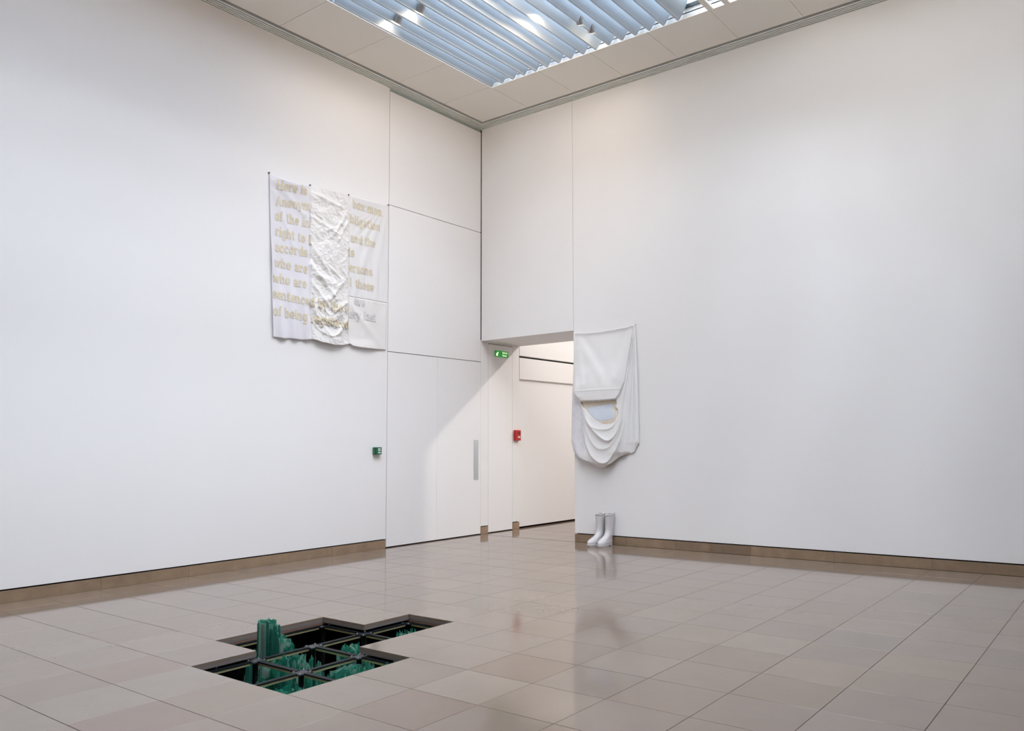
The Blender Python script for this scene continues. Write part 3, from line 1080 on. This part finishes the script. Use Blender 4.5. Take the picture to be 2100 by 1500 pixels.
BOWL = lambda cx: ('t', arc(cx, 0.5, 0.30, 0.42, 0, 360, 17))
GL = {
    'H': (1.3, [('t', [(0.25, 0), (0.25, 1.4)]), ('t', [(1.0, 0), (1.0, 1.4)]), ('m', [(0.25, 0.7), (1.0, 0.7)]), sf(0.25, 0.06), sf(0.25, 1.34), sf(1.0, 0.06), sf(1.0, 1.34)]),
    'A': (1.3, [('m', [(0.2, 0), (0.62, 1.4)]), ('t', [(0.62, 1.4), (1.05, 0)]), ('m', [(0.35, 0.48), (0.9, 0.48)]), sf(0.2, 0.06, 0.22), sf(1.05, 0.06), sf(0.6, 1.36, 0.14)]),
    'a': (0.95, [('t', arc(0.42, 0.66, 0.27, 0.27, 160, 0, 7) + [(0.69, 0.0)]), ('m', arc(0.42, 0.28, 0.25, 0.23, 60, 330, 11)), ('s', [(0.69, 0.06), (0.88, 0.06)])]),
    'b': (0.98, [('t', [(0.2, 0), (0.2, 1.4)]), ('t', arc(0.48, 0.48, 0.30, 0.42, 150, -150, 13)), ('s', [(0.0, 1.34), (0.2, 1.34)])]),
    'c': (0.85, [('t', arc(0.47, 0.48, 0.30, 0.42, 50, 310, 13)), ('t', [(0.66, 0.78), (0.66, 0.66)])]),
    'd': (1.0, [('t', [(0.74, 0), (0.74, 1.4)]), ('t', arc(0.46, 0.48, 0.30, 0.42, 30, 330, 13)), ('s', [(0.54, 1.34), (0.74, 1.34)]), ('s', [(0.74, 0.06), (0.94, 0.06)])]),
    'e': (0.9, [('t', [(0.17, 0.5), (0.74, 0.5)] + arc(0.46, 0.5, 0.29, 0.42, 10, 310, 13))]),
    'f': (0.72, [('t', [(0.28, 0), (0.28, 1.1)] + arc(0.48, 1.1, 0.20, 0.22, 180, 60, 5)), sf(0.28, 0.06), sf(0.30, 0.92, 0.27)]),
    'g': (0.95, [('t', arc(0.42, 0.50, 0.27, 0.40, 0, 360, 15)), ('t', [(0.70, 0.95), (0.70, -0.15)] + arc(0.42, -0.15, 0.28, 0.22, 0, -150, 7)), ('s', [(0.70, 0.92), (0.88, 0.92)])]),
    'h': (1.08, [('t', [(0.2, 0), (0.2, 1.4)]), ('t', arc(0.5, 0.62, 0.30, 0.28, 170, 0, 7) + [(0.8, 0)]), sf(0.2, 0.06, 0.2), sf(0.8, 0.06, 0.2), ('s', [(0.0, 1.34), (0.2, 1.34)])]),
    'i': (0.55, [('t', [(0.27, 0), (0.27, 0.95)]), sf(0.27, 0.06), ('s', [(0.05, 0.90), (0.27, 0.90)]), ('t', [(0.27, 1.18), (0.27, 1.40)])]),
    'l': (0.55, [('t', [(0.27, 0), (0.27, 1.4)]), sf(0.27, 0.06), ('s', [(0.05, 1.34), (0.27, 1.34)])]),
    'm': (1.55, [('t', [(0.2, 0), (0.2, 0.95)]), ('t', arc(0.48, 0.64, 0.27, 0.28, 170, 0, 7) + [(0.75, 0)]), ('t', arc(1.02, 0.64, 0.27, 0.28, 170, 0, 7) + [(1.29, 0)]),
                 sf(0.2, 0.06, 0.18), sf(0.75, 0.06, 0.18), sf(1.29, 0.06, 0.18), ('s', [(0.0, 0.90), (0.2, 0.90)])]),
    'n': (1.08, [('t', [(0.2, 0), (0.2, 0.95)]), ('t', arc(0.5, 0.62, 0.30, 0.30, 170, 0, 7) + [(0.8, 0)]), sf(0.2, 0.06, 0.2), sf(0.8, 0.06, 0.2), ('s', [(0.0, 0.90), (0.2, 0.90)])]),
    'o': (0.95, [BOWL(0.46)]),
    'r': (0.82, [('t', [(0.25, 0), (0.25, 0.95)]), ('t', arc(0.50, 0.62, 0.25, 0.28, 170, 45, 6)), sf(0.25, 0.06), ('s', [(0.03, 0.90), (0.25, 0.90)]), ('t', [(0.66, 0.82), (0.66, 0.70)])]),
    's': (0.82, [('t', arc(0.40, 0.70, 0.25, 0.21, 30, 250, 8) + arc(0.42, 0.26, 0.26, 0.22, 80, -150, 9)), ('s', [(0.66, 0.94), (0.66, 0.68)]), ('s', [(0.12, 0.30), (0.12, 0.02)])]),
    't': (0.72, [('t', [(0.28, 1.25), (0.28, 0.2)] + arc(0.46, 0.22, 0.18, 0.18, 180, 330, 6)), sf(0.32, 0.92, 0.28)]),
    'v': (0.98, [('t', [(0.15, 0.95), (0.48, 0.0)]), ('m', [(0.48, 0.0), (0.82, 0.95)]), sf(0.15, 0.90, 0.18), sf(0.82, 0.90, 0.16)]),
    'w': (1.4, [('t', [(0.15, 0.95), (0.42, 0.0)]), ('m', [(0.42, 0.0), (0.68, 0.9)]), ('t', [(0.68, 0.9), (0.95, 0.0)]), ('m', [(0.95, 0.0), (1.22, 0.95)]), sf(0.15, 0.90, 0.18), sf(1.22, 0.90, 0.16)]),
    'x': (0.98, [('t', [(0.15, 0.95), (0.82, 0.0)]), ('m', [(0.82, 0.95), (0.15, 0.0)]), sf(0.15, 0.9, 0.16), sf(0.82, 0.9, 0.16), sf(0.15, 0.06, 0.16), sf(0.82, 0.06, 0.16)]),
    'y': (0.98, [('t', [(0.15, 0.95), (0.50, 0.05)]), ('m', [(0.84, 0.95), (0.36, -0.38), (0.16, -0.36)]), sf(0.15, 0.90, 0.18), sf(0.84, 0.90, 0.16)]),
    '.': (0.4, [('t', [(0.16, 0.0), (0.16, 0.22)])]),
    ' ': (0.62, []),
}
SW = {'t': 0.150, 'm': 0.105, 's': 0.085}      # half stroke widths


def text_on_banner(name, text, y0, y1, z0, z1, h, m, lift=0.0035):
    """letters laid out from (y0,z0) to (y1,z1) on the cloth; h = x-height"""
    total = sum(GL[c][0] for c in text)
    sx = (y1 - y0) / (total * h)
    mb = MB()
    xx = 0.0
    cnt = 0
    for ch in text:
        adv, strokes = GL[ch]
        for kind, pts in strokes:
            hw = SW[kind]
            # resample
            P = []
            for a, b in zip(pts[:-1], pts[1:]):
                n = max(1, int(math.hypot(b[0] - a[0], b[1] - a[1]) / 0.10))
                P += [(lerp(a[0], b[0], i / n), lerp(a[1], b[1], i / n)) for i in range(n)]
            P.append(pts[-1])
            base = len(mb.v)
            cnt += 1
            for i, p in enumerate(P):
                a, b = P[max(0, i - 1)], P[min(len(P) - 1, i + 1)]
                tx, ty = b[0] - a[0], b[1] - a[1]
                l = math.hypot(tx, ty) or 1
                nx, ny = -ty / l * hw, tx / l * hw
                for s in (1, -1):
                    gx_, gy_ = xx + p[0] + nx * s, p[1] + ny * s
                    t = gx_ / total
                    y = lerp(y0, y1, t)
                    z = lerp(z0, z1, t) + gy_ * h
                    mb.v.append((b_depth(y, z) + lift + (0.006 if y > -2.535 and y < -2.05 else 0) + 0.00004 * (cnt % 9), y - BO.y, z - BO.z))
            for i in range(len(P) - 1):
                q = base + 2 * i
                mb.f.append((q, q + 1, q + 3, q + 2))
        xx += adv
    o = mb.build(name, m, banner)
    return o


XH = 0.068
for (txt, y0, y1, z0, z1) in (
        ('Here is', -2.925, -2.570, 3.730, 3.762), ('Anonym', -2.925, -2.536, 3.567, 3.605), ('of the in', -2.930, -2.536, 3.418, 3.423),
        ('right to l', -2.922, -2.518, 3.262, 3.252), ('accords', -2.930, -2.550, 3.100, 3.115), ('who are', -2.932, -2.552, 2.945, 2.940),
        ('who are', -2.942, -2.560, 2.787, 2.782), ('sentenced by the v', -2.940, -2.050, 2.630, 2.580), ('of being registered', -2.934, -2.045, 2.458, 2.414),
        ('box man.', -2.012, -1.600, 3.768, 3.760), ('bligation', -2.045, -1.634, 3.592, 3.582), ('and the', -2.038, -1.698, 3.385, 3.380),
        ('is', -2.062, -1.982, 3.222, 3.228), ('ersons', -2.054, -1.736, 3.056, 3.052), ('l these', -2.040, -1.714, 2.892, 2.880)):
    text_on_banner('lettering', txt, y0, y1, z0, z1, XH, LETT)['label'] = 'beige printed lettering'
for (txt, y0, y1, z0, z1) in (('ove', -1.98, -1.830, 2.700, 2.690), ('ery last', -2.046, -1.680, 2.545, 2.545)):
    text_on_banner('lettering', txt, y0, y1, z0, z1, XH * 0.95, WLETT, 0.005)['label'] = 'white raised lettering'

# ------------------------------------------------------------------ draped sheet on the right wall
drape = thing('draped_sheet', (2.0, 0, 2.49), 'white sheet draped in swags on the right wall above the boots', 'cloth')
DO = Vector((2.0, 0, 2.49))
D_TOP = [(1.530, 2.470), (1.692, 2.451), (1.905, 2.447), (2.112, 2.458), (2.281, 2.468), (2.385, 2.484), (2.410, 2.493)]


def sm_interp(tab, x):
    """Catmull-Rom through the table"""
    n = len(tab)
    if x <= tab[0][0]:
        return tab[0][1]
    if x >= tab[-1][0]:
        return tab[-1][1]
    for i in range(n - 1):
        if x <= tab[i + 1][0]:
            break
    (x1, y1), (x2, y2) = tab[i], tab[i + 1]
    x0, y0 = tab[i - 1] if i > 0 else (2 * x1 - x2, 2 * y1 - y2)
    x3, y3 = tab[i + 2] if i + 2 < n else (2 * x2 - x1, 2 * y2 - y1)
    m1 = (y2 - y0) / (x2 - x0) * (x2 - x1)
    m2 = (y3 - y1) / (x3 - x1) * (x2 - x1)
    t = (x - x1) / (x2 - x1)
    return (2 * t ** 3 - 3 * t * t + 1) * y1 + (t ** 3 - 2 * t * t + t) * m1 + (-2 * t ** 3 + 3 * t * t) * y2 + (t ** 3 - t * t) * m2


D_LEFT = [(0.87, 1.70), (0.926, 1.66), (0.974, 1.575), (1.049, 1.525), (1.182, 1.492), (1.5, 1.500), (1.790, 1.512), (1.906, 1.522), (2.255, 1.536), (2.47, 1.532)]
D_RIGHT = [(0.87, 2.10), (0.92, 2.194), (1.009, 2.308), (1.052, 2.405), (1.134, 2.422), (1.155, 2.440), (1.746, 2.436), (2.30, 2.419), (2.493, 2.410)]
D_BOT = [(1.49, 1.10), (1.525, 1.00), (1.575, 0.966), (1.678, 0.926), (1.853, 0.882), (1.957, 0.868), (2.066, 0.866), (2.194, 0.920), (2.308, 1.005), (2.405, 1.050), (2.42, 1.10), (2.44, 1.13)]
SW_ = [  # swag lower lines, height of fold, amplitude
    ([(1.641, 1.581), (1.683, 1.437), (1.788, 1.343), (1.934, 1.306), (2.085, 1.337), (2.200, 1.490)], 0.10, 0.012),
    ([(1.665, 1.52), (1.733, 1.40), (1.823, 1.290), (2.008, 1.179), (2.131, 1.258), (2.235, 1.478)], 0.12, 0.026),
    ([(1.655, 1.50), (1.702, 1.340), (1.790, 1.170), (1.904, 1.085), (2.062, 1.125), (2.180, 1.30), (2.26, 1.5)], 0.13, 0.013),
    ([(1.640, 1.45), (1.690, 1.208), (1.785, 1.008), (1.971, 0.925), (2.109, 1.050), (2.233, 1.312), (2.29, 1.6)], 0.17, 0.026)]
PATCH = [(1.635, 1.640), (1.684, 1.563), (1.760, 1.49), (1.859, 1.415), (1.962, 1.368), (2.06, 1.372), (2.120, 1.395), (2.168, 1.480), (2.155, 1.535), (2.125, 1.560), (2.150, 1.60), (2.135, 1.643), (1.896, 1.635)]
BLUE = [(1.728, 1.540), (1.789, 1.474), (1.866, 1.412), (1.963, 1.405), (2.06, 1.415), (2.113, 1.440), (2.121, 1.505), (2.080, 1.545), (2.105, 1.595), (2.00, 1.598), (1.93, 1.585), (1.80, 1.575), (1.745, 1.575)]


FLAP = [(1.40, 1.87), (1.49, 1.79), (1.56, 1.715), (1.635, 1.640), (1.896, 1.635), (2.129, 1.643), (2.18, 1.70), (2.25, 1.83), (2.30, 2.05), (2.37, 2.40)]


def inside(poly, x, z):
    c = False
    n = len(poly)
    for i in range(n):
        (x0, z0), (x1, z1) = poly[i], poly[(i + 1) % n]
        if (z0 > z) != (z1 > z) and x < (x1 - x0) * (z - z0) / (z1 - z0) + x0:
            c = not c
    return c


def d_depth(x, z):
    xl, xr = pl_interp(D_LEFT, z), pl_interp(D_RIGHT, z)
    u = max(0, min(1, (x - xl) / (xr - xl)))
    k = sstep(2.5, 1.75, z)
    d = 0.014 + (0.020 + 0.075 * k) * (math.sin(PI * min(1, u * 1.05 + 0.03)) ** 0.8) * (1 - 0.4 * u)
    d += 0.030 * sstep(1.95, 1.78, z) * sstep(0.25, 0.0, u)
    # taut creases from the two hanging points
    d += 0.008 * ridge(x, z, (1.55, 2.44), (1.93, 1.95), 0.07) - 0.006 * ridge(x, z, (1.66, 2.42), (2.02, 1.90), 0.07)
    d += 0.008 * ridge(x, z, (2.40, 2.47), (2.14, 1.90), 0.06) - 0.006 * ridge(x, z, (2.34, 2.45), (2.02, 1.95), 0.06)
    d += 0.008 * ridge(x, z, (1.60, 2.25), (1.66, 1.85), 0.05)
    d += 0.012 * math.exp(-((z - pl_interp(D_TOP, x)) / 0.03) ** 2)
    # pleats that fan out from the right pin
    fan = (2.415 - x) / max(0.10, 2.53 - z)
    pf = sstep(0.30, 0.17, fan)
    d += pf * (0.013 * math.sin(fan * 62 + 0.7) + 0.004)
    # panel hem above the pouch, swags below
    if x < 2.37:
        zp = pl_interp(FLAP, x)
        d += 0.020 * sstep(zp - 0.010, zp + 0.014, z) * sstep(zp + 0.50, zp + 0.10, z)
    d += 0.003 * math.exp(-((z - 1.765) / 0.006) ** 2) * sstep(2.24, 2.2, x)
    for (tab, hgt, am) in SW_:
        if tab[0][0] < x < tab[-1][0]:
            zc = sm_interp(tab, x)
            t = (z - zc) / hgt
            s = math.sin(PI * (x - tab[0][0]) / (tab[-1][0] - tab[0][0])) ** 0.5
            if t > 0:
                d += am * s * math.exp(-t * 1.9) * sstep(1.66, 1.45, z)
            else:
                d += am * s * math.exp(t * 6.5) * sstep(1.66, 1.45, z)
    if inside(PATCH, x, z):
        d -= 0.020 * sstep(1.42, 1.60, z)
    # scribbled side panel lies further back
    d -= 0.028 * sstep(1.72, 1.62, x) * sstep(1.70, 1.58, z) * sstep(0.95, 1.25, z)
    e = min(u, 1 - u) * (xr - xl)
    d = lerp(0.012 if u > 0.5 else 0.03, d, sstep(0.0, 0.05, e))
    zb = sm_interp(D_BOT, x)
    d = lerp(0.02, d, sstep(0.0, 0.04, z - zb))
    d += 0.003 * noise.noise(Vector((x * 11, z * 7, 3.3)))
    return max(0.005, d)


def side_line(z):                    # right limit of the scribbled side panel
    return pl_interp([(0.86, 1.60), (0.95, 1.66), (1.2, 1.700), (1.45, 1.672), (1.60, 1.640), (1.70, 1.56), (1.79, 1.50), (3, 1.0)], z)


NU, NV = 130, 230
grid = []
for i in range(NU + 1):
    col = []
    for k in range(NV + 1):
        w = i / NU
        xr_ = lerp(1.50, 2.435, w)
        zt = sm_interp(D_TOP, lerp(1.53, 2.41, w))
        zb = sm_interp(D_BOT, xr_)
        z = lerp(zb, zt, k / NV)
        xl, xr = pl_interp(D_LEFT, z), pl_interp(D_RIGHT, z)
        xx = lerp(xl, xr, w)
        col.append((xx, z))
    grid.append(col)
groups = {'sheet': MB(), 'side_panel': MB(), 'patch_rim': MB(), 'patch_centre': MB()}
vid = {g: {} for g in groups}
cachev = {}


def gv(g, i, k):
    if (i, k) not in vid[g]:
        if (i, k) not in cachev:
            xx, z = grid[i][k]
            dd = d_depth(xx, z)
            cachev[(i, k)] = (xx + 0.62 * (dd - 0.015) - DO.x, -dd, z - DO.z)
        vid[g][(i, k)] = len(groups[g].v)
        groups[g].v.append(cachev[(i, k)])
    return vid[g][(i, k)]


for i in range(NU):
    for k in range(NV):
        cx = (grid[i][k][0] + grid[i + 1][k + 1][0]) / 2
        cz = (grid[i][k][1] + grid[i + 1][k + 1][1]) / 2
        if inside(BLUE, cx, cz):
            g = 'patch_centre'
        elif inside(PATCH, cx, cz):
            g = 'patch_rim'
        elif cx < side_line(cz):
            g = 'side_panel'
        else:
            g = 'sheet'
        groups[g].f.append((gv(g, i, k), gv(g, i + 1, k), gv(g, i + 1, k + 1), gv(g, i, k + 1)))
for g, m, lb in (('sheet', SHEET, None), ('side_panel', SCRIB, 'grey side panel with faint pencil scribbles'), ('patch_rim', BEIGE, 'beige rim of the pouch'), ('patch_centre', ICE, 'pale blue glossy centre of the pouch')):
    o = groups[g].build({'sheet': 'linen_sheet'}.get(g, g), m, drape, smooth=True)
    md = o.modifiers.new('thickness', 'SOLIDIFY')
    md.thickness = 0.002
    md.offset = 0
    if lb:
        o['label'] = lb
# loose back layer hanging down at the right edge
bk = MB()
for i in range(7):
    for k in range(40):
        t, v = i / 6, k / 39
        z = lerp(2.47, 1.145, v)
        bk.v.append((lerp(2.30, 2.412 + 0.030 * min(1, v * 3), t) - DO.x, -0.004 - 0.002 * math.sin(t * 5 + v * 3), z - DO.z))
for i in range(6):
    for k in range(39):
        a = i * 40 + k
        bk.f.append((a, a + 1, a + 41, a + 40))
o = bk.build('back_layer', SHEET, drape, smooth=True)
MB().cyl((2.410 - DO.x, 0.0, 0.0), (2.410 - DO.x, -0.022, 0.004), 0.006, 0.005, 8).cyl((2.410 - DO.x, -0.020, 0.0), (2.411 - DO.x, -0.022, 0.022), 0.004, 0.003, 8).build('hook', WHITEP, drape)

# ------------------------------------------------------------------ rubber boots
def boot(name, loc, rz, label, lean, topcut):
    o = thing(name, loc, label, 'boot', 'pair of white rubber boots')
    o.rotation_euler = (0, 0, rz)
    n = 28
    # (z, heel +y, toe -y, half width, squareness of the toe)
    prof = [(0.022, 0.040, -0.218, 0.046), (0.036, 0.043, -0.222, 0.049), (0.055, 0.043, -0.216, 0.048), (0.070, 0.042, -0.196, 0.045), (0.085, 0.041, -0.160, 0.042),
            (0.102, 0.040, -0.118, 0.040), (0.122, 0.040, -0.086, 0.039), (0.150, 0.041, -0.064, 0.039), (0.190, 0.045, -0.056, 0.041), (0.240, 0.050, -0.056, 0.045),
            (0.290, 0.054, -0.058, 0.049), (0.330, 0.056, -0.060, 0.052), (0.352, 0.057, -0.061, 0.053)]

    def ring(z, yb, yt, hw, shrink=0.0, cut=False):
        out = []
        cy = (yb + yt) / 2
        for i in range(n):
            a = 2 * PI * i / n
            c, s = math.cos(a), math.sin(a)
            y = cy + (yb - cy - shrink) * s
            w = hw - shrink
            if z < 0.13 and s < 0:                    # fuller forefoot, narrower instep
                w *= 1 + 0.10 * math.sin(PI * min(1, -s * 1.1)) * (1 - z / 0.13)
            if z < 0.10 and s > -0.25:
                w *= 0.88
            xx = w * (abs(c) ** 0.85) * (1 if c >= 0 else -1)
            zz = z
            if cut:
                zz += topcut * (0.6 * s + 0.8 * c) + 0.004 * math.sin(3 * a)
            out.append((xx + lean * max(0, z - 0.12), y, zz))
        return out

    rings = [ring(z, b, t, w, cut=(z > 0.34)) for (z, b, t, w) in prof]
    inner = [ring(z, b, t, w, 0.005, cut=(z > 0.34)) for (z, b, t, w) in prof[::-1][:6]]
    sh = MB().loft(rings, cap0=True, cap1=False).build('upper', RUBBERW, o, smooth=True)
    MB().loft(inner, cap0=False, cap1=True).build('lining', BOOTIN, o, smooth=True)
    rim = []
    tr = rings[-1]
    cx = sum(p[0] for p in tr) / n
    cyy = sum(p[1] for p in tr) / n
    rl = []
    for (do, dz) in ((0.0015, -0.012), (0.0035, -0.010), (0.0035, 0.001), (-0.002, 0.003), (-0.005, 0.0)):
        rr = []
        for p in tr:
            v = Vector((p[0] - cx, p[1] - cyy, 0))
            v = v * (1 + do / v.length)
            rr.append((cx + v.x, cyy + v.y, p[2] + dz))
        rl.append(rr)
    MB().loft(rl, False, False).build('rim_band', RUBBERW, o, smooth=True)
    # sole: welt, forefoot tread and heel block
    def sole_ring(z, g, y0=-9, y1=9):
        return [(p[0] * (1 + g), max(y0, min(y1, p[1] * (1 + g * 0.6))), z) for p in ring(0.022, 0.041, -0.220, 0.047)]
    MB().loft([sole_ring(0.012, 0.05), sole_ring(0.024, 0.06), sole_ring(0.027, 0.03)]).build('sole', RUBBERS, o)
    MB().loft([sole_ring(0.0, 0.0, -9, -0.075), sole_ring(0.013, 0.04, -9, -0.072)]).build('tread', RUBBERS, o)
    MB().loft([sole_ring(0.0, 0.02, -0.035, 9), sole_ring(0.013, 0.04, -0.032, 9)]).build('heel', RUBBERS, o)
    return o


boot('rubber_boot', (1.945, -0.068, 0.0), -0.10, 'white rubber boot on the doorway side of the pair against the right wall', -0.02, 0.006)
boot('rubber_boot', (2.062, -0.066, 0.0), 0.02, 'white rubber boot on the side away from the doorway with its top slanting upward', 0.02, 0.016)


# ------------------------------------------------------------------ small wall fittings
def text_mesh(txt, size):
    cu = bpy.data.curves.new('txt', 'FONT')
    cu.body = txt
    cu.size = size
    cu.resolution_u = 3
    cu.offset = size * 0.018
    ob = bpy.data.objects.new('txt', cu)
    C.objects.link(ob)
    dg = bpy.context.evaluated_depsgraph_get()
    me = bpy.data.meshes.new_from_object(ob.evaluated_get(dg))
    bpy.data.objects.remove(ob)
    return me


ex = thing('exit_sign', (0, 0.385, 2.36), 'green lit emergency exit sign with white arrow beside the opening', 'sign')
bevel(MB().box(0.0, -0.128, -0.040, 0.018, 0.128, 0.040).build('sign_body', EXITG, ex), 0.006)
ar = MB()
arm = [(-0.116, -0.030), (-0.116, 0.010), (-0.104, -0.002), (-0.082, 0.026), (-0.070, 0.016), (-0.092, -0.012), (-0.078, -0.028)]
ar.v = [(0.0195, a, b) for a, b in arm]
ar.f = [tuple(range(len(arm)))]
ar.build('arrow', EXITW, ex)
for k, t in enumerate(('Sortie de', 'Secours')):
    me = text_mesh(t, 0.034)
    me.materials.append(EXITW)
    o = link('lettering', me, ex, (0.0195, 0.005, 0.007 - 0.034 * k))
    o.matrix_local = Matrix(((0, 0, 1, 0.0195), (0.78, 0, 0, 0.004), (0, 1, 0, 0.008 - 0.036 * k), (0, 0, 0, 1)))

rb = thing('fire_call_point', (0, 0.682, 1.272), 'small red fire alarm call point on the reveal strip', 'alarm')
bevel(MB().box(0.0, -0.055, -0.072, 0.042, 0.055, 0.072).build('housing', RED, rb), 0.008)
MB().cyl((0.0415, 0.016, 0.028), (0.0445, 0.016, 0.028), 0.024, 0.022, 16).build('button', DRED, rb)
MB().box(0.042, -0.008, -0.036, 0.0435, 0.036, -0.012).build('label_plate', WHITEP, rb)
MB().box(0.0437, 0.010, -0.034, 0.0442, 0.016, -0.014).build('label_print', GREYP, rb)

gb = thing('door_release_box', (0, -1.652, 1.092), 'small green emergency door release box left of the double door', 'alarm')
bevel(MB().box(0.0, -0.048, -0.041, 0.040, 0.048, 0.041).build('housing', GRN, gb), 0.005)
MB().box(0.040, -0.047, -0.040, 0.0415, -0.026, 0.040).build('side_flap', DGRN, gb)
for dz in (0.022, 0.004):
    for dy in (0.004, 0.022):
        MB().box(0.040, dy - 0.006, dz - 0.006, 0.0414, dy + 0.008, dz + 0.007).build('label_print', WHITEP, gb)
MB().box(0.040, -0.004, -0.026, 0.0414, 0.034, -0.014).build('label_plate', WHITEP, gb)


def spotlight(loc, aim, label):
    o = thing('ceiling_spotlight', loc, label, 'lamp', 'spotlights between the ceiling louvres')
    d = Vector(aim).normalized()
    p = Vector((0, 0, 0))
    MB().cyl(p - d * 0.05, p + d * 0.035, 0.034, 0.040, 16).cyl(p - d * 0.062, p - d * 0.05, 0.024, 0.034, 16).build('lamp_head', LAMPG, o)
    MB().cyl(p + d * 0.0352, p + d * 0.037, 0.034, 0.034, 16).build('lens', LENS, o)
    MB().box(-0.045, -0.008, 0.0, -0.040, 0.008, 0.075).box(0.040, -0.008, 0.0, 0.045, 0.008, 0.075).box(-0.045, -0.008, 0.072, 0.045, 0.008, 0.077).build('yoke', LAMPG, o)
    MB().cyl((0, 0, 0.076), (0, 0, 0.16), 0.008).build('stem', LAMPG, o)
    return o


spotlight((1.215, -2.41, ZC + 0.03), (-0.6, 0.1, -0.6), 'grey ceiling spotlight glowing between the leftmost louvre blades')
spotlight((1.545, -2.41, ZC + 0.03), (-0.6, 0.2, -0.6), 'grey ceiling spotlight cut off by the top edge of the photo')
spotlight((2.665, -1.36, ZC + 0.03), (-0.3, 0.6, -0.7), 'rear lamp of the paired ceiling spotlights, farther from the right wall')
spotlight((2.665, -1.17, ZC + 0.03), (-0.3, 0.6, -0.7), 'front lamp of the paired ceiling spotlights, nearer the right wall')
